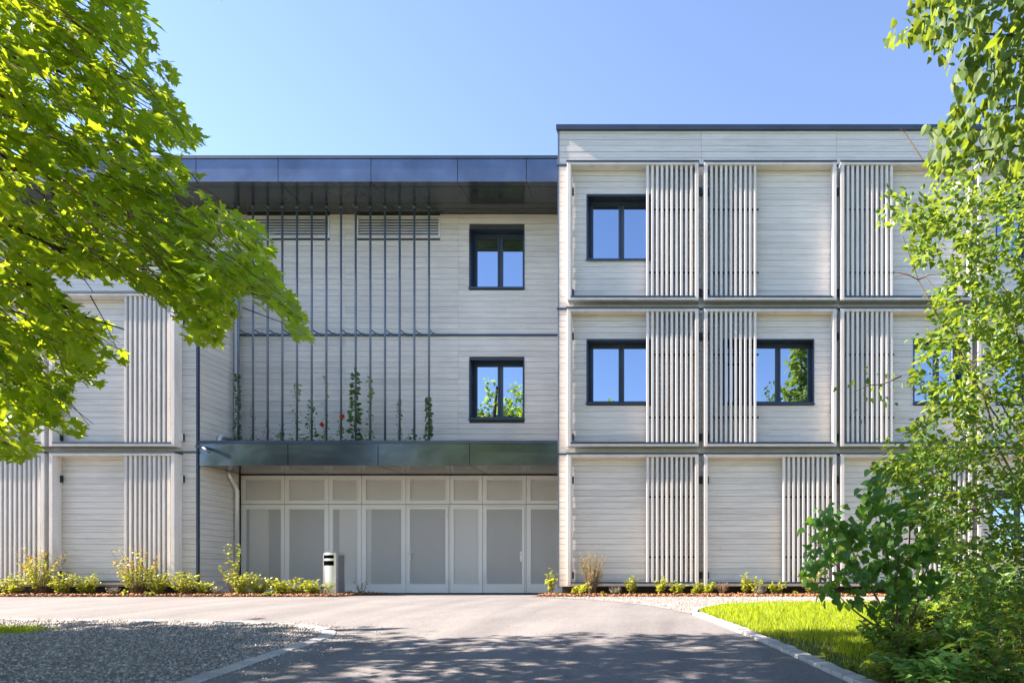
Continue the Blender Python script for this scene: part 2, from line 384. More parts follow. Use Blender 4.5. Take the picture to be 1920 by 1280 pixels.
# kerb setts: every stone its own piece on a thin mortar strip
def kerb(name, label, curve, width, zt, y_lo, side):
    pts = [Vector((x, y, 0)) for x, y in curve]
    # resample by arc length with Catmull-like smoothing
    dense = []
    for i in range(len(pts) - 1):
        p0 = pts[max(i - 1, 0)]; p1 = pts[i]; p2 = pts[i + 1]; p3 = pts[min(i + 2, len(pts) - 1)]
        for k in range(20):
            t = k / 20
            dense.append(0.5 * ((2 * p1) + (p2 - p0) * t + (2 * p0 - 5 * p1 + 4 * p2 - p3) * t * t + (3 * p1 - p0 - 3 * p2 + p3) * t ** 3))
    dense.append(pts[-1])
    L = [0.0]
    for a, b in zip(dense[:-1], dense[1:]): L.append(L[-1] + (b - a).length)
    def at(s):
        x = np.interp(s, L, [p.x for p in dense]); y = np.interp(s, L, [p.y for p in dense]); return Vector((x, y, 0))
    th = thing(name, label, "kerb", (curve[0][0], curve[0][1], gz(curve[0][1])))
    m = MB(); s = 0.0; r = random.Random(3)
    n = 0
    while s < L[-1] - 0.12 and n < 290:
        ln = r.uniform(0.15, 0.22); a = at(s + 0.004); b = at(min(s + ln - 0.008, L[-1]))
        d = (b - a).normalized(); nrm = Vector((d.y, -d.x, 0)) * side
        wj = width * r.uniform(0.93, 1.05); h = zt + r.uniform(-0.006, 0.006)
        mm = MB(); c = [a, b, b + nrm * wj, a + nrm * wj]; ch = 0.012; ctr = sum(c, Vector()) / 4
        top = [p + (ctr - p).normalized() * ch for p in c]
        z = [gz(p.y) for p in c]
        base = [(p.x, p.y, gz(p.y) - 0.06) for p in c]; mid = [(p.x, p.y, gz(p.y) + h - 0.010) for p in c]; tp = [(p.x, p.y, gz(p.y) + h + r.uniform(-.002, .002)) for p in top]
        mm.v = base + mid + tp
        ccw = (c[1] - c[0]).cross(c[2] - c[1]).z > 0
        for lo in (0, 4):
            for i in range(4):
                j = (i + 1) % 4; q = (lo + i, lo + j, lo + 4 + j, lo + 4 + i); mm.f.append(q if ccw else q[::-1])
        q = (8, 9, 10, 11); mm.f.append(q if ccw else q[::-1])
        mm.build("kerb_stone", M['granite'], th); n += 1
        s += ln
    return th
kerb("granite_kerb", "curved row of pale granite kerb stones between asphalt road and lawn", KR, 0.15, 0.035, 3, 1)
kerb("granite_kerb", "granite edging stones around the far tip of the lawn by the gravel path", KR2[:-1], 0.10, 0.030, 3, 1)
kerb("granite_kerb", "pale granite edging along the left side of the road, around the gravel", KL[:-1], 0.17, 0.012, 3, -1)

# gravel stones
def pebbles(name, label, P, size, mat):
    N = len(P)
    base = np.array([(0, 0, 1), (1, 0, 0), (0, 1, 0), (-1, 0, 0), (0, -1, 0), (0, 0, -1)], float)
    F0 = np.array([(0, 1, 2), (0, 2, 3), (0, 3, 4), (0, 4, 1), (5, 2, 1), (5, 3, 2), (5, 4, 3), (5, 1, 4)])
    sz = size * rng.uniform(0.55, 1.35, (N, 1, 1)); st = rng.uniform(0.55, 1.2, (N, 1, 3))
    V = base[None] * st * sz * rng.uniform(0.7, 1.25, (N, 6, 1))
    q = rng.normal(size=(N, 4)); q /= np.linalg.norm(q, axis=1, keepdims=True)
    a, b, c, d = q.T
    R = np.stack([np.stack([1 - 2 * (c * c + d * d), 2 * (b * c - d * a), 2 * (b * d + c * a)], -1), np.stack([2 * (b * c + d * a), 1 - 2 * (b * b + d * d), 2 * (c * d - b * a)], -1), np.stack([2 * (b * d - c * a), 2 * (c * d + b * a), 1 - 2 * (b * b + c * c)], -1)], 1)
    V = np.einsum('nij,nkj->nki', R, V) + P[:, None, :]
    F = (np.arange(N) * 6)[:, None, None] + F0[None]
    o = np_mesh(name, V.reshape(-1, 3), F.reshape(-1, 3), mat)
    return setprops(o, label, "gravel", kind="stuff")
N = 42000
gx = rng.uniform(-10.5, -3.9, N); gy = 4.6 + (9.45 - 4.6) * rng.uniform(0, 1, N) ** 1.15
keep = gx < np.array([xl_road(y) - 0.15 for y in gy]); gx, gy = gx[keep], gy[keep]
pebbles("gravel_stones", "loose grey gravel stones left of the road", np.stack([gx, gy, gz(gy) + 0.008], 1), 0.0135, M['pebble'])
N = 9000
gx = rng.uniform(-3.4, 6.5, N); gy = rng.uniform(10.1, 14.1, N)
lawn_l = np.array([interp_xy(sorted(KR2[:7], key=lambda p: p[1]), y) if y < 12.05 else 99 for y in gy])
keep = (gx > np.array([interp_xy(KG, y) + 0.02 for y in gy])) & (gx < lawn_l); gx, gy = gx[keep], gy[keep]
pebbles("gravel_stones", "fine pale gravel between the lawn tip and the bark bed", np.stack([gx, gy, gz(gy) + 0.006], 1), 0.014, M['pebble'])
N = 900
gx = rng.uniform(-3.1, 6.0, N); gy = rng.uniform(15.08, 15.32, N)
pebbles("gravel_stones", "narrow strip of round gravel along the foot of the tall wing", np.stack([gx, gy, gz(gy) + 0.02], 1), 0.022, M['pebble'])

N = 420                                         # stones kicked onto the asphalt beside the gravel
gy = rng.uniform(4.6, 9.3, N); gx = np.array([xl_road(y) for y in gy]) + rng.exponential(0.28, N) + 0.02
pebbles("gravel_stones", "few stray gravel stones scattered over the asphalt beside the left edging", np.stack([gx, gy, gz(gy) + 0.004], 1), 0.010, M['pebble'])
# bark chips
def chips(name, label, x0, x1, y0, y1, N):
    base = np.array([(-1, -1, -1), (1, -1, -1), (1, 1, -1), (-1, 1, -1), (-1, -1, 1), (1, -1, 1), (1, 1, 1), (-1, 1, 1)], float) * np.array([0.032, 0.011, 0.004])
    F0 = np.array([(0, 3, 2, 1), (4, 5, 6, 7), (0, 1, 5, 4), (1, 2, 6, 5), (2, 3, 7, 6), (3, 0, 4, 7)])
    P = np.stack([rng.uniform(x0, x1, N), rng.uniform(y0, y1, N), np.zeros(N)], 1); P[:, 2] = gz(P[:, 1]) + rng.uniform(0.012, 0.045, N)
    a = rng.uniform(0, 6.28, N); t = rng.normal(0, 0.35, N)
    dx = np.stack([np.cos(a) * np.cos(t), np.sin(a) * np.cos(t), np.sin(t)], 1); dy = np.stack([-np.sin(a), np.cos(a), 0 * a], 1); dz = np.cross(dx, dy)
    s = rng.uniform(0.5, 1.5, (N, 1, 1))
    B = base[None] * s
    V = P[:, None] + B[..., :1] * dx[:, None] + B[..., 1:2] * dy[:, None] + B[..., 2:] * dz[:, None]
    F = (np.arange(N) * 8)[:, None, None] + F0[None]
    o = np_mesh(name, V.reshape(-1, 3), F.reshape(-1, 4), M['chip']); setprops(o, label, "mulch", kind="stuff")
chips("bark_mulch", "reddish bark chips covering the bed along the low wing", -16.5, -7.5, 14.12, 15.3, 5200)
chips("bark_mulch", "reddish bark chips in the bed below the mesh panels", -11.1, -7.5, 15.3, 16.5, 1600)
chips("bark_mulch", "orange brown bark chips along the foot of the tall wing", -3.35, 6.5, 14.12, 15.05, 4200)

# grass blades
def grass(name, label, P, h, wd, mat):
    N = len(P); a = rng.uniform(0, 6.28, N); H = h * rng.uniform(0.5, 1.3, N); lean = rng.normal(0, 0.35, N) * H; la = rng.uniform(0, 6.28, N)
    s = np.stack([np.cos(a), np.sin(a), 0 * a], 1) * (wd * rng.uniform(0.6, 1.3, N))[:, None]
    m = P + np.stack([np.cos(la) * lean * .35, np.sin(la) * lean * .35, H * .55], 1); t = P + np.stack([np.cos(la) * lean, np.sin(la) * lean, H], 1)
    V = np.stack([P - s, P + s, m + s * .8, m - s * .8, t], 1).reshape(-1, 3)
    b = np.arange(N) * 5
    F = np.concatenate([np.stack([b, b + 1, b + 2], 1), np.stack([b, b + 2, b + 3], 1), np.stack([b + 3, b + 2, b + 4], 1)])
    o = np_mesh(name, V, F, mat); return setprops(o, label, "grass", kind="stuff")
N = 110000
gx = rng.uniform(-0.1, 8.5, N); gy = 4.4 + (12.0 - 4.4) * rng.uniform(0, 1, N)
lft = np.array([interp_xy(KR, y) + 0.17 if y <= 10 else interp_xy(sorted(KR2[:7], key=lambda p: p[1]), y) + 0.10 for y in gy])
wild = 0.16 * np.sin(gy * 5.1) * np.sin(gy * 2.3 + 1) + 0.1
bare = (gx < lft + np.where(gy < 7.6, 0.22 + wild, 0.03)) & (rng.uniform(0, 1, N) < 0.85)
keep = (gx > lft) & ~bare & (gx < 0.52 * gy + 0.4); gx, gy = gx[keep], gy[keep]
grass("grass", "bright green lawn grass right of the road", np.stack([gx, gy, gz(gy) + 0.008], 1), 0.062, 0.0042, M['grass'])
N = 2500
gx = rng.normal(-8.35, 0.22, N); gy = rng.normal(8.1, 0.14, N)
grass("grass", "small tuft of grass in the gravel at the left edge", np.stack([gx, gy, gz(gy)], 1), 0.05, 0.005, M['grass'])

# ------------------------------------------------------------------ building
YW, YM, YF = 15.30, 16.68, 15.04       # wing walls, recessed middle wall, front of the timber surrounds
PT, GAP, PITCH = 0.022, 0.0062, 0.135   # plank thickness, joint, pitch
def rect_minus(x0, x1, z0, z1, holes):
    """rectangles that cover x0..x1, z0..z1 without the holes"""
    zs = sorted({z0, z1, *[h[2] for h in holes], *[h[3] for h in holes]}); zs = [z for z in zs if z0 <= z <= z1]
    out = []
    for a, b in zip(zs[:-1], zs[1:]):
        if b - a < 1e-6: continue
        xs = x0
        for h in sorted([h for h in holes if h[2] < b - 1e-6 and h[3] > a + 1e-6]):
            if h[0] > xs: out.append((xs, h[0], a, b))
            xs = max(xs, h[1])
        if xs < x1: out.append((xs, x1, a, b))
    return out
def visible(x0, x1, z0, z1, Y):
    a, b = proj((x0, Y, z0)); c, d = proj((x1, Y, z1))
    return max(a, 0) < min(c, 1920) and max(d, 0) < min(b, 1280), min(c, 1920) - max(a, 0)
def clad(parent, x0, x1, z0, z1, Y, joints, holes, limit=295, hidden=()):
    """horizontal planks in front of plane Y, cut at the joints and around the holes; the largest in view are pieces of their own"""
    P = []
    k = 0; z = z0
    xs = [x0] + [j for j in joints if x0 < j < x1] + [x1]
    while z < z1 - 0.03:
        zt = min(z + PITCH - GAP, z1)
        for a, b in zip(xs[:-1], xs[1:]):
            segs = [(a + 0.002, b - 0.002)]
            for h in holes:
                if h[2] < zt - 0.01 and h[3] > z + 0.01:
                    ns = []
                    for s in segs:
                        if h[0] > s[0] and h[0] < s[1]: ns.append((s[0], min(h[0], s[1])))
                        if h[1] < s[1] and h[1] > s[0]: ns.append((max(h[1], s[0]), s[1]))
                        if h[1] <= s[0] or h[0] >= s[1]: ns.append(s)
                    segs = ns
            for s in segs:
                if s[1] - s[0] > 0.02: P.append((s[0], s[1], z, zt))
        z += PITCH
    sc_ = []
    for i, p in enumerate(P):
        v, wpx = visible(*p, Y)
        occ = any(p[0] > h[0] - .01 and p[1] < h[1] + .01 and p[2] > h[2] and p[3] < h[3] for h in hidden)
        sc_.append((wpx if v and not occ else -1, i))
    sc_.sort(reverse=True); own = {i for s, i in sc_[:limit] if s > 8}
    rest = MB(); rr = random.Random(5)
    for i, p in enumerate(P):
        dy = rr.uniform(-0.002, 0.002)
        if i in own: piece("plank", M['plank'], parent, p[0], p[1], Y - PT + dy, Y, p[2], p[3])
        else: rest.box(p[0], p[1], Y - PT + dy, Y, p[2], p[3])
    if rest.v:
        o = rest.build("planks", M['plank'], parent); o["kind"] = "stuff"

def window(parent, x0, x1, z0, z1, Y, mull, depth=0.24, label=None):
    """deep metal lining, frame with sashes, panes and a sill; opening x0..x1, z0..z1 in the cladding plane Y"""
    t = 0.028
    m = MB()
    yf, yb = Y - PT - 0.012, Y + depth + 0.07
    m.box(x0, x0 + t, yf, yb, z0, z1).box(x1 - t, x1, yf, yb, z0, z1)
    m.box(x0 + t, x1 - t, yf, yb, z1 - t, z1).box(x0 + t, x1 - t, yf, yb, z0, z0 + t)
    win = m.build("window", M['dark'], parent)
    if label: win["label"] = label
    a0, a1, b0, b1 = x0 + t, x1 - t, z0 + t, z1 - t
    ya, yc = Y + depth, Y + depth + 0.06
    fw = 0.036
    f = MB()
    f.box(a0, a0 + fw, ya, yc, b0, b1).box(a1 - fw, a1, ya, yc, b0, b1)
    f.box(a0 + fw, a1 - fw, ya, yc, b1 - fw, b1).box(a0 + fw, a1 - fw, ya, yc, b0, b0 + fw)
    f.build("frame", M['frame'], win)
    # blind box above the sashes
    MB().box(a0 + .001, a1 - .001, ya - 0.05, ya - 0.002, b1 - 0.06, b1 - .001).build("blind_box", M['frame'], win)
    cuts = [a0 + fw] + sorted(mull) + [a1 - fw]
    for i in range(len(cuts) - 1):
        l, r = cuts[i], cuts[i + 1]
        if i > 0: l += 0.018
        if i < len(cuts) - 2: r -= 0.018
        s = MB(); sw = 0.044; sa, sb = ya - 0.022, yc - 0.004
        s.box(l + .002, l + sw, sa, sb, b0 + fw + .003, b1 - fw - .003).box(r - sw, r - .002, sa, sb, b0 + fw + .003, b1 - fw - .003)
        s.box(l + sw, r - sw, sa, sb, b1 - fw - sw, b1 - fw - .003).box(l + sw, r - sw, sa, sb, b0 + fw + .003, b0 + fw + sw)
        s.build("sash", M['frame'], win)
        piece("pane", M['glass'], win, l + sw - .004, r - sw + .004, ya + 0.010, ya + 0.022, b0 + fw + sw - .004, b1 - fw - sw + .004)
    for c in mull:
        piece("mullion", M['frame'], win, c - 0.017, c + 0.017, ya - 0.004, yc, b0 + fw, b1 - fw)
    s = MB().box(x0 - 0.015, x1 + 0.015, Y - PT - 0.04, Y + depth, z0 - 0.012, z0 + 0.0)
    s.box(x0 - 0.015, x1 + 0.015, Y - PT - 0.042, Y - PT - 0.034, z0 - 0.035, z0 - 0.012)
    s.build("sill", M['dark'], win)
    return win

SLATS = {}
def sun_screen(parent, x0, x1, z0, z1, slats, hm='plastic', label=None, left_hinges=True, right_hinges=True):
    """timber surround standing proud of the wall with a group of upright slats"""
    bt, tt = 0.080, 0.055
    yb = YW - PT - 0.006
    m = MB()
    m.cbox(x0, x0 + bt, YF, yb, z0 + 0.0, z1, 0.005).cbox(x1 - bt, x1, YF, yb, z0 + 0.0, z1, 0.005)
    m.box(x0 + bt, x1 - bt, YF + 0.003, yb, z1 - tt, z1 - 0.002).box(x0 + bt, x1 - bt, YF + 0.003, yb, z0 + 0.004, z0 + 0.055)
    s = m.build("timber_surround", M['board'], parent)
    if label: s["label"] = label
    piece("flashing", M['dark'], s, x0 - 0.012, x1 + 0.012, YF - 0.018, yb, z1 + 0.001, z1 + 0.030)
    piece("sill_flashing", M['dark'], s, x0 + bt + 0.001, x1 - bt - 0.001, YF - 0.012, yb - 0.05, z0 + 0.057, z0 + 0.090)
    za, zb = z0 + 0.092, z1 - tt - 0.002
    key = round(zb - za, 3)
    if key not in SLATS:
        q = MB().cbox(-0.0275, 0.0275, -0.055, 0.055, 0, zb - za, 0.007); me = bpy.data.meshes.new("slat"); me.from_pydata(q.v, [], q.f); me.materials.append(M['slat']); SLATS[key] = me
    p = woff(s)
    for x in slats:
        o = bpy.data.objects.new("slat", SLATS[key]); link(o, s); o.location = (x - p.x + random.uniform(-.001, .001), YF + 0.085 - p.y + random.uniform(-.002, .002), za - p.z)
    lo, hi = min(slats) - 0.03, max(slats) + 0.09
    for fr in (0.315, 0.80):
        piece("rail", M['plastic'], s, max(lo, x0 + bt), min(hi, x1 - bt), YF + 0.145, YF + 0.165, za + (zb - za) * (1 - fr) - .02, za + (zb - za) * (1 - fr) + .02)
    hz = [z0 + 0.20 * (z1 - z0) - .25, z0 + 0.86 * (z1 - z0)]
    for z in (z0 + 0.16, z1 - 0.62):
        if left_hinges: piece("hinge", M['plastic'], s, x0 + bt + 0.004, x0 + bt + 0.030, YF + 0.175, yb, z, z + 0.155)
        if right_hinges:
            hg = 0.085 if hm == 'plastic' else 0.055
            piece("hinge", M['plastic'], s, x1 + 0.006, x1 + hg, yb - 0.06, yb, z, z + 0.155)
            if hm != 'plastic': piece("hinge_plate", M[hm], s, x1 + 0.001, x1 + hg + .004, yb - 0.085, yb - .061, z - .01, z + 0.165)
    return s

# ---- tall wing at the right
RX0, RX1 = -3.14, 12.40
RZ0, RZ1 = 0.20, 10.38
tall = thing("tall_wing", "three storey pale timber wing with slatted sun screens and dark coping", "building", ((RX0 + RX1) / 2, YW + 6, 0))
bays = [(-2.90, 0.0), (0.118, 3.04), (3.13, 6.03), (6.15, 9.05), (9.17, 12.07)]
floors = [(0.212, 3.115), (3.29, 6.32), (6.51, 9.546)]
wins = [(-2.51, -1.05, 7.50, 8.95, [-1.76]), (-2.51, -1.05, 4.295, 5.72, [-1.76]), (0.545, 2.585, 4.29, 5.73, [1.05, 1.80]),
        (4.80, 5.92, 4.295, 5.72, [5.40]), (6.65, 8.05, 4.295, 5.72, [7.35]), (6.55, 7.95, 0.95, 2.30, [7.25]), (6.65, 8.05, 7.50, 8.95, [7.35])]
holes = [wv[:4] for wv in wins]
rj = [0.06, 3.085, 6.09, 9.11]
wm = MB()
for a, b, c, d in rect_minus(RX0 + .03, RX1, RZ0, RZ1, holes): wm.box(a, b, YW, YW + 0.10, c, d)
wm.box(RX0 + .03, RX0 + .13, YW + .102, 28, 0.2, RZ1).box(RX1 - .1, RX1, YW + .102, 28, 0.2, RZ1).box(RX0 + .132, RX1 - .102, 27.9, 28, 0.2, RZ1)
wm.build("wall", M['core'], tall)
MB().box(RX0 + .14, RX1 - .12, YW + 1.2, 27.8, 10.15, 10.3).build("roof", M['roof'], tall)
MB().box(RX0 + .07, RX1 - .05, YW + .06, 27.9, -0.2, 0.198).build("plinth", M['plinth'], tall)
clad(tall, RX0 + 0.018, RX1, RZ0 + 0.0, RZ1, YW, rj, holes)
sp_ = MB(); z = RZ0
while z < RZ1 - .03:
    sp_.box(RX0 + 0.006, RX0 + .028, YW + .03, 28, z, min(z + PITCH - GAP, RZ1)); z += PITCH
o = sp_.build("side_planks", M['plank'], tall); o["kind"] = "stuff"
MB().box(RX0 - 0.012, RX0 + 0.016, YW - PT - 0.012, YW + 0.028, 0.16, RZ1).build("corner_trim", M['rod'], tall)
cp = lin(RX0 - 0.04, RX1, 8)
for a, b in zip(cp[:-1], cp[1:]):
    c = piece("coping", M['dark'], tall, a + .0015, b - .0015, YW - 0.085, YW + 0.40, RZ1 + 0.002, RZ1 + 0.112)
MB().box(RX0 - 0.04, RX0 + .36, YW + .402, 28.05, RZ1 + .002, RZ1 + .112).build("side_coping", M['dark'], tall)
for z in (3.155, 6.40, 9.60):
    piece("floor_trim", M['dark'], tall, RX0 - 0.03, RX1, YW - PT - 0.035, YW - PT - 0.003, z - 0.018, z + 0.018)
def sl(x, n=10, p=0.107): return [x + p * i for i in range(n)]
scr = {(0, 2): sl(-1.128), (0, 1): sl(-1.128), (0, 0): sl(-1.128), (1, 2): sl(0.285), (1, 1): sl(0.285), (1, 0): sl(1.886),
       (2, 2): sl(3.30), (2, 1): sl(3.30), (2, 0): sl(4.90), (3, 2): sl(7.93), (3, 1): sl(7.93), (3, 0): sl(7.93), (4, 2): sl(9.34), (4, 1): sl(9.34), (4, 0): sl(10.9)}
for (i, j), ss in scr.items():
    sun_screen(tall, bays[i][0], bays[i][1], floors[j][0], floors[j][1], ss)
for wv in wins: window(tall, *wv[:4], YW, wv[4])

# ---- low wing at the left
LX0, LX1 = -23.0, -11.21
LZ1 = 7.38
low = thing("low_wing", "two storey pale timber wing with slatted sun screens behind the maple branches", "building", ((LX0 + LX1) / 2, YW + 5, 0))
lb = [(-14.32, -11.55), (-17.20, -14.42), (-20.08, -17.30), (-22.9, -20.18)]
wm = MB().box(LX0, LX1 - .03, YW, YW + .1, 0.2, LZ1).box(LX1 - .13, LX1 - .03, YW + .102, 28, 0.0, LZ1).box(LX0, LX0 + .1, YW + .102, 28, 0.2, LZ1)
wm.build("wall", M['core'], low)
MB().box(LX0 + .1, LX1 - .14, YW + .5, 27.9, 7.2, 7.3).build("roof", M['roof'], low)
MB().box(LX0, LX1 - .06, YW + .05, YW + .2, -.2, .198).build("plinth", M['plinth'], low)
clad(low, LX0, LX1 - 0.018, 0.2, LZ1, YW, [-14.37, -17.25, -20.13], [])
z = 0.02; p_i = 0
while z < LZ1 - .03:                             # planks on the side that faces the recess
    zt = min(z + PITCH - GAP, LZ1)
    piece("plank", M['plank'], low, LX1 - .028, LX1 - .006 , YW + .03, YM - 0.03, z, zt)
    z += PITCH
MB().box(LX1 - 0.030, LX1 + 0.012, YW - PT - 0.012, YW + 0.028, 0.0, LZ1).build("corner_trim", M['dark'], low)
for a, b in zip(lin(LX0, LX1 + .04, 6)[:-1], lin(LX0, LX1 + .04, 6)[1:]):
    piece("coping", M['dark'], low, a + .0015, b - .0015, YW - 0.07, YW + 0.40, LZ1 + .002, LZ1 + .10)
MB().box(LX1 - .36, LX1 + .04, YW + .402, YM + 3, LZ1 + .002, LZ1 + .10).build("side_coping", M['dark'], low)
for z in (3.20, 6.72):
    piece("floor_trim", M['dark'], low, LX0, LX1 + 0.02, YW - PT - 0.035, YW - PT - 0.003, z - 0.018, z + 0.018)
for i, (a, b) in enumerate(lb):
    rs = sl(b - 0.16 - 0.105 * 9, 10, 0.105); ls = sl(a + 0.16, 10, 0.105)
    sun_screen(low, a, b, 0.235, 3.14, rs, 'louvre')
    sun_screen(low, a, b, 3.29, 6.66, rs if i in (0, 2) else ls, 'louvre')

# ---- recessed middle part
mid = thing("middle_block", "recessed middle part of the timber building with overhanging dark metal roof", "building", (-7.2, YM + 4, 0))
MX0, MX1 = LX1 - 0.028, RX0 + .03
mw = [(-5.60, -4.25, 7.46, 8.91, [-4.915]), (-5.60, -4.25, 4.27, 5.73, [-4.915])]
vents = [(-11.02, -9.00, 8.675, 9.215), (-8.34, -6.31, 8.675, 9.215)]
mh = [v[:4] for v in mw]
ZS = 9.265                                       # underside of the roof
wm = MB()
for a, b, c, d in rect_minus(MX0, MX1, 2.95, ZS, mh): wm.box(a, b, YM, YM + .1, c, d)
wm.box(-23, MX0 - .002, YM, YM + .1, 7.0, ZS)
wm.build("wall", M['core'], mid)
clad(mid, MX0, RX0 + .25, 3.36, ZS - .01, YM, [-8.63, -5.87], mh + vents)
ob = MB(); z = 7.41
while z < ZS - .03:
    ob.box(-23, MX0 - .03, YM - PT, YM, z, min(z + PITCH - GAP, ZS - .01)); z += PITCH
o = ob.build("upper_planks", M['plank'], mid); o["kind"] = "stuff"
for wv in mw: window(mid, *wv[:4], YM, wv[4])
window(mid, -15.6, -14.6, 7.75, 8.95, YM - .2, [-15.1], 0.10)
piece("floor_trim", M['dark'], mid, MX0, RX0 - .02, YM - PT - 0.035, YM - PT - .003, 6.285, 6.33)
for v in vents:
    fr = MB(); q = 0.035; y0, y1 = YM - PT - 0.018, YM - .004
    fr.box(v[0], v[0] + q, y0, y1, v[2], v[3]).box(v[1] - q, v[1], y0, y1, v[2], v[3]).box(v[0] + q, v[1] - q, y0, y1, v[3] - q, v[3]).box(v[0] + q, v[1] - q, y0, y1, v[2], v[2] + q)
    g = fr.build("louvre_vent", M['louvre'], mid)
    n = 7; hh = (v[3] - v[2] - 2 * q) / n
    for k in range(n):
        zc = v[2] + q + hh * (k + .5)
        b = MB(); xx0, xx1 = v[0] + q + .001, v[1] - q - .001
        b.v = [(xx0, y0 + .004, zc - hh * .36), (xx1, y0 + .004, zc - hh * .36), (xx1, y1 - .004, zc + hh * .30), (xx0, y1 - .004, zc + hh * .30),
               (xx0, y0 + .004, zc - hh * .10), (xx1, y0 + .004, zc - hh * .10), (xx1, y1 - .004, zc + hh * .44), (xx0, y1 - .004, zc + hh * .44)]
        b.f = [(0, 3, 2, 1), (4, 5, 6, 7), (0, 1, 5, 4), (1, 2, 6, 5), (2, 3, 7, 6), (3, 0, 4, 7)]
        b.build("blade", M['louvre'], g)
# roof: fascia panels, cap, soffit panels
jx = [-23.0, -21.2, -19.2, -17.2, -15.2, -13.2, -11.26, -9.42, -7.34, -5.40, -3.86, RX0 - .016]
YR = YW - 0.01
rf = MB().box(-23, RX0 - .03, YM + .1, 27.5, ZS + .1, ZS + .45).build("roof", M['roof'], mid)
MB().box(-23, RX0 - .03, YR + .03, YM + .1, ZS + .012, ZS + .50).build("roof_deck", M['core'], rf)
ysf = [YR + .004, 15.50, 16.18, 16.41, YM - PT - .004]
for a, b in zip(jx[:-1], jx[1:]):
    piece("fascia_panel", M['fascia'], mid, a + .007, b - .007, YR, YR + .024, ZS - .006, 9.765)
    piece("fascia_cap", M['dark'], mid, a + .002, b - .002, YR - .018, YR + .28, 9.767, 9.835)
    for y0, y1 in zip(ysf[:-1], ysf[1:]):
        if y0 < 15.4 : y0 = YR + .026
        piece("soffit_panel", M['soffit'], mid, a + .009, b - .009, y0 + .008, y1 - .008, ZS, ZS + .010)
# entrance canopy, also a planter
cn = MB().box(MX0 + .05, RX0 - .03, YR + .03, YM - .002, 2.93, 3.38).build("canopy", M['core'], mid)
cn["label"] = "dark metal canopy above the mesh doors"
cj = [LX1 + .014, -9.20, -7.18, -5.13, RX0 - .016]
for a, b in zip(cj[:-1], cj[1:]):
    piece("fascia_panel", M['fascia'], cn, a + .007, b - .007, YR, YR + .024, 2.905, 3.395)
    piece("fascia_cap", M['dark'], cn, a + .002, b - .002, YR - .016, YR + .16, 3.397, 3.462)
    piece("soffit_panel", M['soffit'], cn, a + .009, b - .009, YR + .026, 16.415, 2.912, 2.922)
    piece("soffit_panel", M['soffit'], cn, a + .009, b - .009, 16.43, YM + .04, 2.912, 2.922)
MB().box(LX1 + .02, RX0 - .03, YR + .17, YM - PT - .004, 3.381, 3.43).build("planter_soil", M['soil'], cn)
# perforated panels and doors below the canopy
YP = YM - 0.01
jp = [-11.18, -10.11, -9.03, -8.235, -7.152, -6.075, -5.28, -4.208, -3.12]
op = [(-11.07, -10.205), (-10.005, -9.143), (-8.932, -8.337), (-8.124, -7.265), (-7.05, -6.184), (-5.98, -5.384), (-5.175, -4.312), (-4.10, -3.25)]
ZR = [(2.89, 2.79, 2.29, 2.197), (2.183, 2.07, 0.243, 0.03)]      # top, opening top, opening bottom, bottom
light = {(0, 0): (0, 1), (0, 1): (0, 1), (0, 2): (0, 1), (0, 3): (0, 1), (0, 4): (0, 1), (0, 5): (0, 1), (0, 6): (0, 1), (0, 7): (0, 1),
         (1, 0): (0.08, .62), (1, 2): (0.22, 1), (1, 5): (0, 1), (1, 3): (0.0, .12)}
for c in range(8):
    for r in range(2):
        zt, oz1, oz0, zb = ZR[r]; a, b = jp[c] + .005, jp[c + 1] - .005; oa, ob_ = op[c]
        door = r == 1 and c in (4, 6)
        th_ = 0.04
        y0, y1 = YP - (0.012 if door else 0.0), YP + th_
        f = MB()
        if door:
            a2, b2 = a + .035, b - .035; zt2 = zt - .045
            MB().box(a, a2 - .006, YP, y1, zb, zt).box(b2 + .006, b, YP, y1, zb, zt).box(a2 - .006, b2 + .006, YP, y1, zt2 + .006, zt).build("door_frame", M['panel'], mid)
            a, b, zt = a2, b2, zt2
        f.box(a, oa, y0, y1, zb, zt).box(ob_, b, y0, y1, zb, zt).box(oa, ob_, y0, y1, oz1, zt).box(oa, ob_, y0, y1, zb, oz0)
        pn = f.build("door" if door else "mesh_panel", M['panel'], mid)
        if door: pn["label"] = "left perforated metal door" if c == 4 else "right perforated metal door"
        piece("perforated_sheet", M['perf'], pn, oa - .0, ob_ + .0, YP + .010, YP + .013, oz0, oz1)
        if (r, c) in light:
            u, v = light[(r, c)]; piece("backing_board", M['backing'], pn, oa + (ob_ - oa) * u, oa + (ob_ - oa) * v, YP + th_ + .010, YP + th_ + .02, oz0 - .02, oz1 + .02)
        nr = MB()
        for k in range(5 if r else 3):
            zz = oz0 + (oz1 - oz0) * (k + .5) / (5 if r else 3)
            for xx in ((jp[c] + oa) / 2 + .015, (jp[c + 1] + ob_) / 2 - .015): nr.box(xx - .005, xx + .005, y0 - .003, y0 - .0005, zz - .005, zz + .005)
        nr.build("rivets", M['louvre'], pn)
        if door:
            hx = oa + .0 if c == 4 else ob_ - .03
            MB().box(hx - .02, hx + .03, y0 - .012, y0 - .001, 0.80, 1.04).build("lock_plate", M['louvre'], pn)
            hm = MB(); sg = 1 if c == 4 else -1
            hm.tube([(hx, y0 - .012, .97), (hx, y0 - .06, .97), (hx + sg * .12, y0 - .062, .97)], 0.011, 8); hm.build("handle", M['steel'], pn, True)
            hx2 = ob_ + .05 if c == 4 else oa - .05
            for zz in (0.30, 1.85): MB().tube([(hx2, y0 - .012, zz), (hx2, y0 - .012, zz + .11)], .011, 8).build("hinge", M['louvre'], pn)
MB().box(-23, -22.9, YM + .102, 27.4, 7.0, ZS + .1).build("end_wall", M["core"], mid)
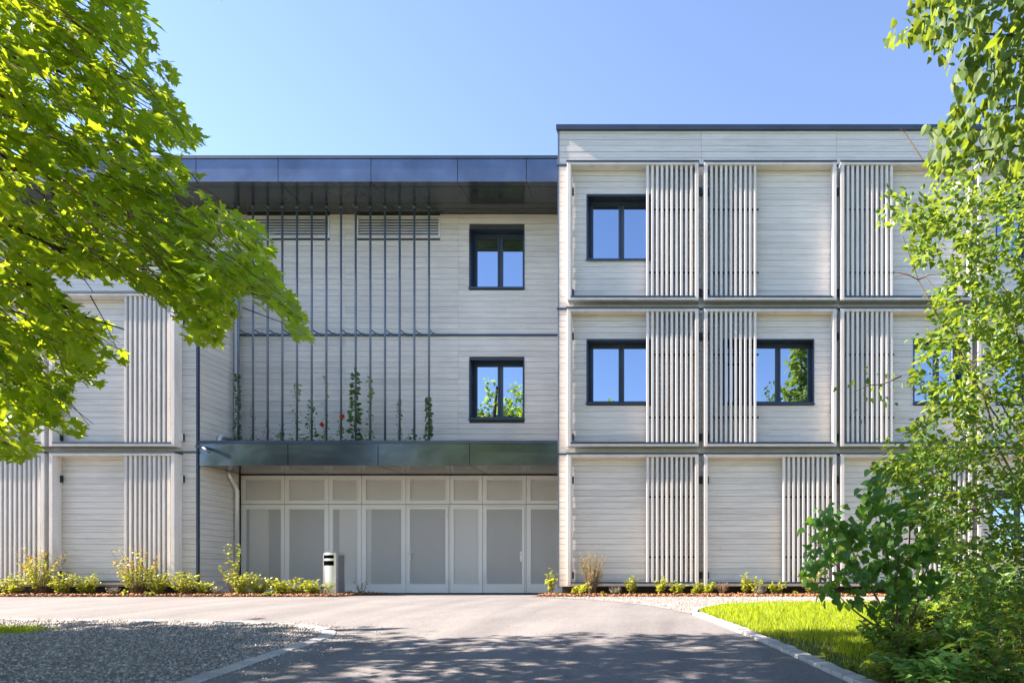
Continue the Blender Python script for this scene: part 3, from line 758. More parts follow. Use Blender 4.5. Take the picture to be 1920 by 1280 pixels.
MB().box(MX0, RX0 + .1, YM + .05, YM + .6, 2.93, 2.99).box(MX0, RX0 + .1, YM + .55, YM + .6, 0.0, 2.9).box(MX0, RX0 + .1, YM + .04, YM + .55, -.02, 0.0).build("store_room", M['room'], mid)
MB().box(LX1, RX0 + .1, YP - .002, YP + .06, -0.10, 0.022).build("threshold", M['plinth'], mid)

# ---- climbing frame of steel rods
tr = thing("trellis", "row of tall dark steel rods for climbing plants above the canopy", "trellis", (-8.7, 16.27, 3.4))
RODX = [-10.97 + 0.3495 * i for i in range(14)]
for x in RODX:
    MB().tube([(x, 16.27, 3.36), (x, 16.27, ZS)], 0.025, 10).tube([(x, 16.27, ZS - .07), (x, 16.27, ZS - .003)], 0.034, 10).build("rod", M['rod'], tr, True)
    MB().box(x - .012, x + .012, 16.27, YM - PT - .036, 6.295, 6.322).box(x - .03, x + .03, YM - PT - .05, YM - PT - .036, 6.27, 6.35).build("bracket", M['rod'], tr)

# ---- drain pipes and spout
dp = thing("drain_pipe", "zinc drain pipe with an elbow above the canopy", "pipe", (-11.10, 16.45, 3.46))
def arc(p0, p1, p2, n=6):
    return [tuple((1 - t) ** 2 * np.array(p0) + 2 * t * (1 - t) * np.array(p1) + t * t * np.array(p2)) for t in [i / n for i in range(n + 1)]]
XP = -11.150
MB().tube([(XP, 16.47, ZS - .002), (XP, 16.47, 3.95)] + arc((XP, 16.47, 3.92), (XP, 16.47, 3.74), (XP, 16.30, 3.73)) + arc((XP, 16.05, 3.72), (XP, 15.86, 3.71), (XP, 15.86, 3.54)) + [(XP, 15.86, 3.43)], 0.052, 14).build("pipe", M['zinc'], dp, True)
for z in (8.2, 6.2, 4.4): MB().tube([(XP, 16.47, z), (XP, 16.47, z + .03)], 0.060, 14).box(XP - .1, XP - .05, 16.46, 16.48, z, z + .03).build("pipe_clip", M['zinc'], dp)
dp = thing("drain_pipe", "zinc drain pipe below the canopy beside the mesh panels", "pipe", (-11.08, 16.45, 0))
XP = -11.14
MB().tube([(XP - .02, 16.22, 2.93), (XP - .02, 16.22, 2.84), (XP, 16.28, 2.74), (XP, 16.42, 2.60), (XP, 16.47, 2.50), (XP, 16.47, 0.0)], 0.050, 14).build("pipe", M['zinc'], dp, True)
for z in (2.35, 1.2): MB().tube([(XP, 16.47, z), (XP, 16.47, z + .03)], 0.058, 14).box(XP - .12, XP - .05, 16.46, 16.48, z, z + .03).build("pipe_clip", M['zinc'], dp)
spt = MB().tube([(-11.22, 15.26, 3.335), (-11.03, 15.18, 3.30), (-10.93, 15.08, 3.255), (-10.72, 14.95, 3.15)], 0.034, 12).build("overflow_spout", M['rod'], None, True)
setprops(spt, "short bent overflow spout at the left end of the canopy", "spout")

# ---- litter bin
bt = thing("litter_bin", "stainless steel litter bin with two black slots beside the bark bed", "bin", (-8.04, 15.10, 0))
ang = math.radians(-12)
def rbin(poly):
    return [(-8.04 + x * math.cos(ang) - y * math.sin(ang), 15.10 + x * math.sin(ang) + y * math.cos(ang)) for x, y in poly]
prof = []
W2, D2 = 0.165, 0.17
for i in range(9): # bulged front
    t = i / 8; x = -W2 + 2 * W2 * t; prof.append((x, -D2 - 0.05 * math.sin(math.pi * t)))
prof += [(W2, D2 * .6), (W2 - .05, D2), (-W2 + .05, D2), (-W2, D2 * .6)]
b = MB().prism(rbin(prof), 0.012, 0.925)
b.build("body", M['steel'], bt)
MB().prism(rbin([(x * .93, y * .93) for x, y in prof]), 0.926, 0.945).build("lid", M['steel'], bt)
MB().prism(rbin([(x * .96, y * .96) for x, y in prof]), 0.0, 0.011).build("base", M['black'], bt)
for z0_, z1_ in ((0.815, 0.890), (0.660, 0.765)):
    pr = []
    for i in range(9):
        t = .12 + .76 * i / 8; x = -W2 + 2 * W2 * t; pr.append((x, -D2 - 0.05 * math.sin(math.pi * t) - .004))
    pr += [(x, y + .06) for x, y in reversed(pr)]
    MB().prism(rbin(pr), z0_, z1_).build("slot", M['black'], bt)
for s in (-1, 1):
    MB().prism(rbin([(s * (W2 + .001), -.10), (s * (W2 + .006), -.10), (s * (W2 + .006), .07), (s * (W2 + .001), .07)][::s]), 0.05, 0.89).build("side_panel", M['binside'], bt)

# ------------------------------------------------------------------ plants
def leaf_tpl(kind):
    if kind == 'maple':
        half = [(0.10, -0.04), (0.30, -0.10), (0.52, 0.06), (0.36, 0.14), (0.30, 0.24), (0.47, 0.34), (0.60, 0.58), (0.40, 0.52), (0.20, 0.50), (0.24, 0.68), (0.13, 0.74)]
        tip = (0, 1.0); c = (0, 0.28)
    elif kind == 'heart':
        half = [(0.16, -0.10), (0.36, -0.02), (0.46, 0.22), (0.36, 0.52), (0.17, 0.80)]; tip = (0, 1.0); c = (0, .35)
    elif kind == 'ovate':
        half = [(0.17, 0.10), (0.28, 0.32), (0.25, 0.58), (0.12, 0.84)]; tip = (0, 1.0); c = (0, .4)
    elif kind == 'lance':
        half = [(0.11, 0.15), (0.16, 0.42), (0.10, 0.76)]; tip = (0, 1.0); c = (0, .4)
    else:
        half = [(0.24, 0.22), (0.22, 0.68)]; tip = (0, 1.0); c = (0, .45)
    out = [(0.0, 0.0)] + half + [tip] + [(-x, y) for x, y in reversed(half)]
    cup = {'maple': 0.22, 'heart': 0.22, 'ovate': 0.30, 'lance': 0.3}.get(kind, 0.2)
    V = [(c[0], c[1], 0.0)] + [(x, y, cup * abs(x) - 0.16 * max(y - 0.25, 0) ** 1.5) for x, y in out]
    n = len(out)
    F = [(0, 1 + i, 1 + (i + 1) % n) for i in range(n)]
    return np.array(V, float), np.array(F, int)
TPL = {k: leaf_tpl(k) for k in ('maple', 'heart', 'ovate', 'lance', 'small')}
LEAFMESH = {}
def leafmesh(kind, mat):
    k = (kind, mat.name)
    if k not in LEAFMESH:
        V, F = TPL[kind]; me = bpy.data.meshes.new(kind + "_leaf"); me.from_pydata(V.tolist(), [], F.tolist()); me.materials.append(mat); LEAFMESH[k] = me
    return LEAFMESH[k]
def norm(a): return a / np.maximum(np.linalg.norm(a, axis=-1, keepdims=True), 1e-9)
def bake_leaves(name, mat, parent, kind, P, D, Nn, S, own=0):
    """P position, D leaf direction, Nn leaf normal, S size; the own largest in view become pieces of their own"""
    P, D, Nn, S = map(lambda a: np.asarray(a, float), (P, D, Nn, S))
    if len(P) == 0: return None
    D = norm(D); side = norm(np.cross(D, Nn)); Nn = np.cross(side, D)
    V0, F0 = TPL[kind]
    mask = np.zeros(len(P), bool)
    if own:
        x, y = proj(P); vis = (x > 0) & (x < 1920) & (y > 0) & (y < 1280) & (P[:, 1] > .5)
        score = np.where(vis, S / np.maximum(P[:, 1], .5), -1); idx = np.argsort(-score)[:own]; idx = idx[score[idx] > 0]; mask[idx] = True
        me = leafmesh(kind, mat); o0 = woff(parent)
        for i in idx:
            o = bpy.data.objects.new("leaf", me); link(o, parent)
            Mx = Matrix(((side[i, 0] * S[i], D[i, 0] * S[i], Nn[i, 0] * S[i], P[i, 0] - o0.x), (side[i, 1] * S[i], D[i, 1] * S[i], Nn[i, 1] * S[i], P[i, 1] - o0.y), (side[i, 2] * S[i], D[i, 2] * S[i], Nn[i, 2] * S[i], P[i, 2] - o0.z), (0, 0, 0, 1)))
            o.matrix_basis = Mx
    P, D, Nn, S, side = P[~mask], D[~mask], Nn[~mask], S[~mask], side[~mask]
    curl = rng.uniform(0.5, 1.6, (len(P), 1, 1))
    V = P[:, None] + S[:, None, None] * (V0[None, :, :1] * side[:, None] + V0[None, :, 1:2] * D[:, None] + V0[None, :, 2:] * curl * Nn[:, None])
    F = (np.arange(len(P)) * len(V0))[:, None, None] + F0[None]
    o = np_mesh(name, V.reshape(-1, 3), F.reshape(-1, 3), mat, parent); o["kind"] = "stuff"
    return o
def unit(n): return norm(rng.normal(size=(n, 3)))

def sprays(starts, dirs, length, nleaf, leaf, droop=0.3, up=(0, 0, 1), flat=0.35, hang=0.2, spread=0.9, tube=None, jit=0.05):
    """leafy twigs: returns arrays of leaf placement; twig tubes go into tube"""
    P, D, Nn, S = [], [], [], []
    upv = np.array(up, float)
    for s, d in zip(starts, dirs):
        d = norm(d); L = length * random.uniform(0.65, 1.25)
        sd = norm(np.cross(d, upv)); pts = []
        for k in range(5):
            t = k / 4; pts.append(s + d * L * t + np.array([0, 0, -1]) * droop * L * t * t)
        if tube is not None: tube.tube([tuple(p) for p in pts], [0.006, .005, .004, .003, .002], 4, False)
        for k in range(nleaf):
            t = (k + random.random()) / nleaf; t = 0.12 + 0.88 * t
            p = s + d * L * t + np.array([0, 0, -1]) * droop * L * t * t
            sg = 1 if k % 2 else -1
            ld = d * (0.35 + 0.4 * t) + sd * sg * spread * random.uniform(.4, 1.1) + np.array([0, 0, -1]) * hang * random.uniform(.3, 1.6) + rng.normal(0, .22, 3)
            ln = upv + rng.normal(0, flat, 3)
            lsz = leaf * random.uniform(0.62, 1.2)
            P.append(p + norm(ld) * lsz * .35 + rng.normal(0, jit, 3)); D.append(ld); Nn.append(ln); S.append(lsz)
    return np.array(P), np.array(D), np.array(Nn), np.array(S)

def limb(a, b, sag, n=7, wob=0.06, r=None):
    r = r or random
    a, b = np.array(a, float), np.array(b, float); L = np.linalg.norm(b - a); out = []
    for i in range(n):
        t = i / (n - 1); p = a + (b - a) * t + np.array([0, 0, sag * 4 * t * (1 - t)])
        if 0 < i < n - 1: p = p + np.array([r.uniform(-1, 1), r.uniform(-1, 1), r.uniform(-1, 1)]) * wob * L * .3
        out.append(tuple(p))
    return out
def taper(r0, r1, n): return [r0 + (r1 - r0) * (i / (n - 1)) ** 0.8 for i in range(n)]

# ---- maple at the left
mp_poly = [(-60, -300), (235, -300), (262, 0), (285, 70), (318, 120), (332, 150), (345, 205), (395, 268), (352, 300), (372, 345), (345, 352), (400, 380), (452, 400), (520, 430), (510, 470), (540, 530), (555, 570), (604, 650), (560, 640), (525, 590),
           (450, 560), (440, 590), (420, 640), (385, 664), (350, 650), (335, 600), (300, 565), (262, 545), (225, 520), (190, 535), (150, 520), (110, 545), (140, 580), (180, 590), (225, 630), (250, 668), (235, 690), (190, 660), (200, 735), (150, 720), (140, 762), (182, 800), (150, 822),
           (95, 795), (60, 812), (75, 850), (20, 872), (-60, 860)]
mt = thing("maple_tree", "maple tree with bright green drooping branches hanging in from the left", "tree", (-8.6, 6.2, gz(6.2)))
tb = MB()
tb.tube([(-8.6, 6.2, gz(6.2) - .1), (-8.55, 6.2, 1.0), (-8.65, 6.25, 2.6), (-8.5, 6.2, 4.4), (-8.4, 6.1, 6.4), (-8.2, 6.1, 8.2)], [.24, .19, .17, .14, .10, .04], 12)
def PT3(px, py, Y): return np.array([px2x(px, Y), Y, py2z(py, Y)])
tips = [((-8.5, 6.2, 4.0), (600, 645, 6.0)), ((-8.5, 6.2, 3.5), (375, 655, 5.6)), ((-8.5, 6.2, 3.2), (240, 680, 6.4)), ((-8.5, 6.2, 2.8), (175, 800, 6.6)), ((-8.5, 6.2, 2.4), (60, 845, 6.0)), ((-8.5, 6.2, 4.6), (540, 520, 6.8)),
        ((-8.4, 6.1, 5.2), (390, 380, 6.3)), ((-8.4, 6.1, 5.8), (385, 265, 6.8)), ((-8.3, 6.1, 6.4), (330, 150, 6.0)), ((-8.2, 6.1, 7.0), (270, 20, 6.5)), ((-8.5, 6.2, 4.2), (430, 470, 5.4)), ((-8.5, 6.2, 3.9), (300, 540, 7.2)), ((-8.4, 6.1, 5.0), (200, 250, 5.5)), ((-8.4, 6.1, 4.8), (150, 420, 6.9))]
bk = MB()
for a, (u, v, Y) in tips:
    e = np.array(a) + (PT3(u, v, Y) - np.array(a)) * .84; q = limb(a, e, random.uniform(0.10, 0.35), 9); bk.tube(q, taper(0.055, 0.006, 9), 6, False)
    for k in range(6):
        i = random.randint(3, 6); s = np.array(q[i]); d = norm(np.array([random.uniform(.3, 1), random.uniform(-.7, .7), random.uniform(-.8, .1)]))
        bk.tube(limb(s, s + d * random.uniform(.3, .6), 0.03, 5), taper(.009, .003, 5), 4, False)
st, di = [], []
tries = 0
while len(st) < 640 and tries < 30000:
    tries += 1
    Y = random.uniform(4.9, 7.5); u = random.uniform(-60, 600); v = random.uniform(-200, 870)
    if not inpoly(np.array(u), np.array(v), mp_poly): continue
    if v < 420 and random.random() < .22: continue
    p = PT3(u, v, Y); d = np.array([random.uniform(.55, 1.0), random.uniform(-.35, .35), random.uniform(-.85, -.25)])
    st.append(p - norm(d) * .45); di.append(d)
twigs = MB()
P, D, Nn, S = sprays(st, di, 0.75, 18, 0.108, droop=0.15, flat=0.26, hang=0.30, spread=0.8, tube=None, jit=0.06)
tipP = P + norm(D) * S[:, None]
u, v = proj(P); u2, v2 = proj(tipP)
jx_ = rng.normal(0, 7, len(u)); jy_ = rng.normal(0, 7, len(u))
ok = inpoly(u + jx_, v + jy_, mp_poly) & inpoly(u2 + jx_, v2 + jy_, mp_poly)
# thin the screen of leaves where the wall shows between the branches
gap = (np.sin(u * .031 + v * .017) * np.sin(v * .041 - u * .012) > 0.58) & (rng.uniform(0, 1, len(u)) < .8)
ok &= ~gap
P, D, Nn, S = P[ok], D[ok], Nn[ok], S[ok]
for s, d in zip(st, di):
    e = s + norm(d) * .7; uu, vv = proj(e)
    if inpoly(np.array(uu), np.array(vv), mp_poly): twigs.tube([tuple(s), tuple((s + e) / 2 + np.array([0, 0, .02])), tuple(e)], [.006, .004, .002], 4, False)
tb.v += []; tb.build("trunk", M['bark'], mt, True)
bk.build("branches", M['bark'], mt, True)
twigs.build("twigs", M['twig'], mt)
bake_leaves("crown", M['maple'], mt, 'maple', P, D, Nn, S, own=295)
# the rest of the crown, above and left of the picture
st2, di2 = [], []
while len(st2) < 330:
    p = np.array([random.uniform(-11, -4.2), random.uniform(4.4, 7.3), random.uniform(2.6, 8.6)])
    if ((p[0] + 7.8) / 3.4) ** 2 + ((p[1] - 5.9) / 1.7) ** 2 + ((p[2] - 5.9) / 2.9) ** 2 > 1: continue
    if p[0] < -8.0 and random.random() < .75: continue
    uu, vv = proj(p)
    if uu > -90 and vv > -60: continue
    st2.append(p); di2.append(np.array([random.uniform(-.6, 1), random.uniform(-1, 1), random.uniform(-.6, .3)]))
P, D, Nn, S = sprays(st2, di2, 0.7, 9, 0.15, droop=.1, hang=.25)
u, v = proj(P); ok = (u < -25) | (v < -25) | inpoly(u, v, mp_poly)
bake_leaves("upper_crown", M['maple'], mt, 'maple', P[ok], D[ok], Nn[ok], S[ok])

# ---- generic whole trees that stand out of the picture (their shade and reflections are seen; one crown is added to darken the road)
def whole_tree(name, label, base, h, crown_c, crown_r, n, leaf, mat, kind='ovate', conifer=False, cat="tree"):
    t = thing(name, label, cat, base)
    x, y, z = base
    q = MB().tube([(x, y, z - .1), (x + .05, y, z + h * .3), (x - .04, y + .03, z + h * .6), (x, y, z + h * .95)], [h * .026, h * .02, h * .013, .02], 9)
    P, D = [], []
    if conifer:
        for k in range(46):
            f = k / 45; zz = z + h * (.12 + .87 * f); R = (crown_r[0] * (1 - f) ** .8 + .12) * random.uniform(.75, 1.1)
            for a in range(9):
                th = random.uniform(0, 6.28); e = (x + R * math.cos(th), y + R * math.sin(th), zz - R * .18)
                if a < 3: q.tube([(x, y, zz), e], [.03, .008], 4, False)
                m_ = max(4, int(R * 9))
                for i in range(m_):
                    tt = (i + random.random()) / m_; P.append((x + R * math.cos(th) * tt + random.gauss(0, .12), y + R * math.sin(th) * tt + random.gauss(0, .12), zz - R * .18 * tt + random.gauss(0, .08)))
                    D.append((math.cos(th) + random.gauss(0, .5), math.sin(th) + random.gauss(0, .5), -.3))
    else:
        ncl = max(12, n // 90); cl = unit(ncl) * (rng.uniform(.25, 1, (ncl, 1)) ** .45) * np.array(crown_r) * .86 + np.array(crown_c)
        for c in cl:
            q.tube(limb((x, y, z + h * random.uniform(.25, .6)), c, .2, 5), taper(.05, .008, 5), 5, False)
        pick = rng.integers(0, ncl, n); off = rng.normal(0, 1, (n, 3)) * np.array(crown_r) * .17
        P = cl[pick] + off; D = off + rng.normal(0, .3, (n, 3))
    P = np.array(P); D = np.array(D, float)
    q.build("trunk", M['bark'], t, True)
    bake_leaves("crown", mat, t, kind, P, D, unit(len(P)) * .7 + np.array([0, 0, .7]), leaf * rng.uniform(.6, 1.3, len(P)))
    return t
whole_tree("linden_tree", "linden standing left of the picture, shading the gravel", (-14.6, 5.3, gz(5.3)), 7.2, (-14.6, 5.5, 4.4), (3.2, 2.9, 2.6), 9000, .20, M['linden'], 'heart')
whole_tree("linden_tree", "linden standing near the camera at the left, shading the road", (-9.0, 2.0, gz(2.0)), 8.5, (-9.0, 2.2, 5.6), (3.6, 2.6, 2.6), 9000, .20, M['linden'], 'heart')
whole_tree("linden_tree", "unseen broad linden crown added over the camera to deepen the shade on the road", (-3.2, -3.6, gz(-3.6)), 8.6, (-3.4, -0.9, 6.3), (5.2, 3.6, 1.7), 12000, .19, M['linden'], 'heart')  # added crown, out of view: blocks sky light so the shaded road darkens
whole_tree("round_tree", "broad tree behind the camera mirrored in the middle windows", (-12.5, -12, gz(-12)), 8.6, (-12.5, -12, 5.2), (5.2, 3.0, 3.6), 16000, .22, M['linden'], 'heart')
whole_tree("conifer_tree", "tall conifer behind the camera mirrored in the right windows", (6.6, -13, gz(-13)), 17.4, None, (3.2,), 0, .42, M['limegreen'], 'ovate', True)
whole_tree("round_tree", "leafy tree behind the camera mirrored in the right windows", (3.2, -15, gz(-15)), 11.2, (3.2, -15, 7.4), (2.4, 2.4, 3.6), 6000, .24, M['linden'], 'heart')

# ---- linden at the upper right
rt_poly = [(1640, 62), (1668, 40), (1700, 30), (1708, -300), (2100, -300), (2100, 360), (1920, 360), (1860, 330), (1810, 340), (1765, 330), (1738, 345), (1725, 300), (1745, 285), (1740, 262), (1700, 250), (1728, 228), (1775, 225), (1790, 190), (1785, 150), (1765, 135), (1735, 112), (1700, 92), (1660, 98)]
rtree = thing("linden_tree", "linden with hanging leaves reaching in at the upper right corner", "tree", (5.2, 6.4, gz(6.4)))
q = MB().tube([(5.2, 6.4, gz(6.4) - .1), (5.15, 6.4, 2.0), (5.0, 6.45, 4.6), (4.9, 6.4, 7.5)], [.17, .14, .10, .04], 10)
for (u, v, Y), zz in (((1645, 70, 6.6), 5.2), ((1730, 110, 6.2), 5.0), ((1780, 200, 6.6), 4.6), ((1745, 280, 6.3), 4.2), ((1850, 60, 6.8), 5.0), ((1800, 320, 6.7), 3.9), ((1890, 180, 6.1), 4.4)):
    e = np.array((5.0, 6.4, zz)) + (PT3(u, v, Y) - np.array((5.0, 6.4, zz))) * .86; qq = limb((5.0, 6.4, zz), e, .18, 8); q.tube(qq, taper(.035, .004, 8), 6, False)
    for k in range(5):
        i = random.randint(2, 6); s = np.array(qq[i]); d = norm(np.array([random.uniform(-1, .2), random.uniform(-.6, .6), random.uniform(-.7, .5)])); q.tube(limb(s, s + d * random.uniform(.2, .4), .02, 4), taper(.007, .002, 4), 4, False)
q.build("trunk", M['bark'], rtree, True)
st, di = [], []
while len(st) < 290:
    Y = random.uniform(5.7, 7.3); u = random.uniform(1640, 2050); v = random.uniform(-150, 350)
    if not inpoly(np.array(u), np.array(v), rt_poly): continue
    d = np.array([random.uniform(-1, .1), random.uniform(-.5, .5), random.uniform(-.7, .15)]); st.append(PT3(u, v, Y) - norm(d) * .25); di.append(d)
P, D, Nn, S = sprays(st, di, .5, 10, .105, droop=.25, flat=.6, hang=1.15, spread=.5, jit=.06)
Nn = np.cross(norm(D), unit(len(P)))
u, v = proj(P); u2, v2 = proj(P + norm(D) * S[:, None]); ok = inpoly(u, v, rt_poly) & inpoly(u2 + rng.normal(0, 5, len(u)), v2 + rng.normal(0, 5, len(u)), rt_poly)
ok &= rng.uniform(0, 1, len(ok)) < .85
bake_leaves("crown", M['linden'], rtree, 'heart', P[ok], D[ok], Nn[ok], S[ok], own=260)

# ---- tall loose shrub at the right
sh_poly = [(1735, 300), (1760, 330), (1800, 320), (1920, 330), (2100, 330), (2100, 1160), (1800, 1160), (1760, 1010), (1700, 960), (1640, 880), (1655, 830), (1700, 790), (1745, 770), (1725, 730), (1700, 705), (1722, 670), (1712, 640), (1750, 610), (1735, 580), (1732, 555), (1775, 520), (1762, 500), (1700, 500), (1690, 478), (1712, 440), (1690, 420), (1650, 425), (1640, 395), (1660, 360), (1655, 335), (1690, 350), (1720, 385), (1745, 350)]
shr = thing("tall_shrub", "tall loose shrub with small oval leaves at the right edge", "shrub", (3.6, 5.6, gz(5.6)))
q = MB()
stemtips = [(1650, 350, 5.6), (1690, 430, 5.9), (1735, 545, 5.5), (1720, 640, 5.3), (1800, 330, 5.8), (1850, 480, 5.2), (1900, 360, 5.6), (1750, 720, 5.4), (1660, 820, 5.7), (1900, 640, 5.0), (1830, 760, 5.2), (1780, 860, 5.5)]
for (u, v, Y) in stemtips:
    e = PT3(u, v, Y); b0 = np.array((3.55 + random.uniform(-.25, .25), 5.6 + random.uniform(-.25, .25), gz(5.6))); e = b0 + (e - b0) * .9; qq = limb(b0, e, .12, 9); q.tube(qq, taper(.020, .003, 9), 5, False)
    for k in range(6):
        i = random.randint(3, 7); s = np.array(qq[i]); d = norm(np.array([random.uniform(-1, .6), random.uniform(-.7, .7), random.uniform(-.2, .8)])); q.tube(limb(s, s + d * random.uniform(.12, .28), .03, 4), taper(.006, .002, 4), 4, False)
for pts in ([(1690, 705, 5.6), (1655, 720, 5.6), (1630, 722, 5.6), (1600, 735, 5.6)], [(1730, 300, 5.7), (1712, 272, 5.7), (1698, 250, 5.7), (1686, 240, 5.7)]):
    q.tube([tuple(PT3(*p)) for p in pts], [.006, .005, .004, .002], 4, False)
q.build("stems", M['twig'], shr)
st, di = [], []
while len(st) < 1500:
    Y = random.uniform(4.7, 6.3); u = random.uniform(1630, 2060); v = random.uniform(310, 1160)
    if not inpoly(np.array(u), np.array(v), sh_poly): continue
    if v < 560 and random.random() < .15: continue
    d = np.array([random.uniform(-1, .4), random.uniform(-.6, .6), random.uniform(-.5, .8)]); st.append(PT3(u, v, Y) - norm(d) * .18); di.append(d)
P, D, Nn, S = sprays(st, di, .34, 12, .060, droop=.2, flat=.55, hang=.25, spread=.8, jit=.02)
u, v = proj(P); ok = inpoly(u + rng.normal(0, 5, len(u)), v + rng.normal(0, 5, len(u)), sh_poly)
hole = (np.sin(u * .043 + v * .019 + 1.2) * np.sin(v * .037 - u * .021) > 0.62) & (rng.uniform(0, 1, len(u)) < .8); ok &= ~hole
ex = [(1600, 735, 5.6), (1612, 728, 5.6), (1625, 722, 5.6), (1640, 722, 5.6), (1655, 720, 5.6), (1678, 695, 5.6)]
st, di = [PT3(*e) for e in ex], [np.array([random.uniform(-.6, .6), 0, random.uniform(-.7, .5)]) for e in ex]
P2, D2_, N2, S2 = sprays(st, di, .10, 5, .055)
P, D, Nn, S = np.concatenate([P[ok], P2]), np.concatenate([D[ok], D2_]), np.concatenate([Nn[ok], N2]), np.concatenate([S[ok], S2])
bake_leaves("foliage", M['privet'], shr, 'ovate', P, D, Nn, S, own=200)

# ---- heart-leaved bush at the right
hb_poly = [(1502, 985), (1530, 975), (1545, 950), (1590, 955), (1600, 920), (1625, 905), (1640, 870), (1690, 850), (1720, 835), (1745, 870), (1740, 920), (1830, 935), (1835, 1010), (1800, 1060), (1770, 1105), (1700, 1120), (1680, 1150), (1630, 1160), (1610, 1120), (1580, 1145), (1570, 1120), (1545, 1130), (1525, 1105), (1505, 1085), (1518, 1040), (1500, 1010)]
hbsh = thing("heart_leaf_bush", "dark green bush with broad heart shaped leaves at the lawn's edge", "bush", (2.02, 7.0, gz(7.0)))
q = MB()
for (u, v, Y) in ((1515, 1000, 6.8), (1560, 970, 7.1), (1640, 900, 6.9), (1720, 850, 7.0), (1780, 960, 7.2), (1540, 1100, 6.7), (1600, 1040, 7.2), (1690, 980, 6.6), (1740, 1060, 6.9)):
    q.tube(limb((2.02 + random.uniform(-.06, .06), 7.0 + random.uniform(-.06, .06), gz(7.0) - .03), PT3(u, v, Y), .06, 7), taper(.017, .003, 7), 6, False)
q.build("stems", M['twig'], hbsh, True)
st, di = [], []
while len(st) < 270:
    Y = random.uniform(6.4, 7.5); u = random.uniform(1500, 1800); v = random.uniform(830, 1160)
    if not inpoly(np.array(u), np.array(v), hb_poly): continue
    d = np.array([random.uniform(-1, .7), random.uniform(-.6, .5), random.uniform(-.4, .6)]); st.append(PT3(u, v, Y) - norm(d) * .14); di.append(d)
P, D, Nn, S = sprays(st, di, .3, 8, .095, droop=.2, flat=.45, hang=.7, spread=.8, jit=.03)
Nn = Nn + np.array([-.15, -.6, .0]) + rng.normal(0, .45, Nn.shape)
u, v = proj(P + norm(D) * S[:, None] * .5); ok = inpoly(u + rng.normal(0, 9, len(u)), v + rng.normal(0, 9, len(u)), hb_poly)
ok &= ~((np.sin(u * .052 + v * .023) * np.sin(v * .047 - u * .018 + .6) > 0.55) & (rng.uniform(0, 1, len(u)) < .85))
bake_leaves("foliage", M['heart'], hbsh, 'heart', P[ok], D[ok], Nn[ok], S[ok], own=280)

# ---- undergrowth clumps at the lower right: each clump a plant
def stem_plant(name, label, base, h, spread_, nst, nleaf, leaf, kind, mat, group=None, cat="plant", own=0, tipmat=None, stemmat='twig', up=.9, hang=.1, stem_r=.004, lean=(0, 0), start=.2, flat=.5, bare=None):
    t = thing(name, label, cat, base, group); b = np.array(base)
    q = MB(); P, D, Nn, S, tipm = [], [], [], [], []
    for k in range(nst):
        a = random.uniform(0, 6.28); r = spread_ * math.sqrt(random.random()); H = h * random.uniform(.5, 1.1) * (1 - .22 * (r / max(spread_, 1e-3)))
        e = b + np.array([math.cos(a) * r + lean[0], math.sin(a) * r * .8 + lean[1], H])
        s = b + np.array([math.cos(a), math.sin(a), 0]) * random.uniform(0, .2) * spread_
        pts = limb(s, e, H * .08, 5, .10); q.tube(pts, taper(stem_r * 1.6, stem_r * .5, 5), 4, False)
        pa = np.array(pts)
        for i in range(nleaf):
            f = start + (1 - start) * (i + random.random()) / nleaf; g = f * 4; j = min(int(g), 3); p = pa[j] + (pa[j + 1] - pa[j]) * (g - j)
            th = random.uniform(0, 6.28); d = np.array([math.cos(th), math.sin(th), random.uniform(-.3, .9) * up - hang])
            P.append(p + rng.normal(0, leaf * .12, 3)); D.append(d); Nn.append(np.array([0, 0, 1]) + rng.normal(0, flat, 3)); S.append(leaf * random.uniform(.6, 1.25)); tipm.append(f > .72)
    q.build("stems", M[stemmat], t)
    P, D, Nn, S, tipm = map(np.array, (P, D, Nn, S, tipm))
    if tipmat:
        sel = tipm & (rng.uniform(0, 1, len(P)) < .75)
        bake_leaves("foliage", M[mat], t, kind, P[~sel], D[~sel], Nn[~sel], S[~sel], own)
        bake_leaves("tips", M[tipmat], t, kind, P[sel], D[sel], Nn[sel], S[sel])
    else: bake_leaves("foliage", M[mat], t, kind, P, D, Nn, S, own)
    return t
ug = [(1655, 1215, .42, 'low weed with lance leaves at the foot of the heart leaved bush'), (1700, 1185, .55, 'leafy weed directly right of the heart leaved bush'), (1745, 1200, .60, 'leafy weed in the middle of the thicket'), (1790, 1170, .85, 'tall weed behind the middle of the thicket'),
      (1840, 1190, .95, 'tall weed below the loose shrub'), (1890, 1170, 1.10, 'tall leafy weed at the right edge of the picture, below the loose shrub'), (1695, 1250, .45, 'low weed near the bottom edge below the heart leaved bush'), (1750, 1265, .50, 'spreading weed near the bottom edge in the thicket'),
      (1800, 1250, .62, 'weed with oval leaves near the bottom right'), (1850, 1262, .70, 'weed with lance leaves near the bottom right'), (1905, 1250, .85, 'high weed in the bottom right corner'), (1680, 1285, .30, 'lowest weed at the bottom edge beside the bare soil'),
      (1735, 1300, .36, 'weed cut off by the bottom edge, left part of the thicket'), (1800, 1310, .45, 'weed cut off by the bottom edge, middle of the thicket'), (1870, 1315, .55, 'weed cut off by the bottom edge, right part of the thicket'), (1930, 1290, .8, 'weed cut off by the right edge near the bottom'),
      (1770, 1150, .8, 'weed in front of the lawn right of the heart leaved bush'), (1830, 1140, 1.05, 'tall weed in front of the lawn in the thicket'), (1890, 1130, 1.25, 'tallest weed in front of the lawn near the right edge'), (1930, 1200, 1.25, 'tall weed cut off by the right edge'),
      (1725, 1160, .7, 'weed in front of the lawn just behind the heart leaved bush'), (1860, 1215, 1.0, 'dense weed right of centre in the thicket')]
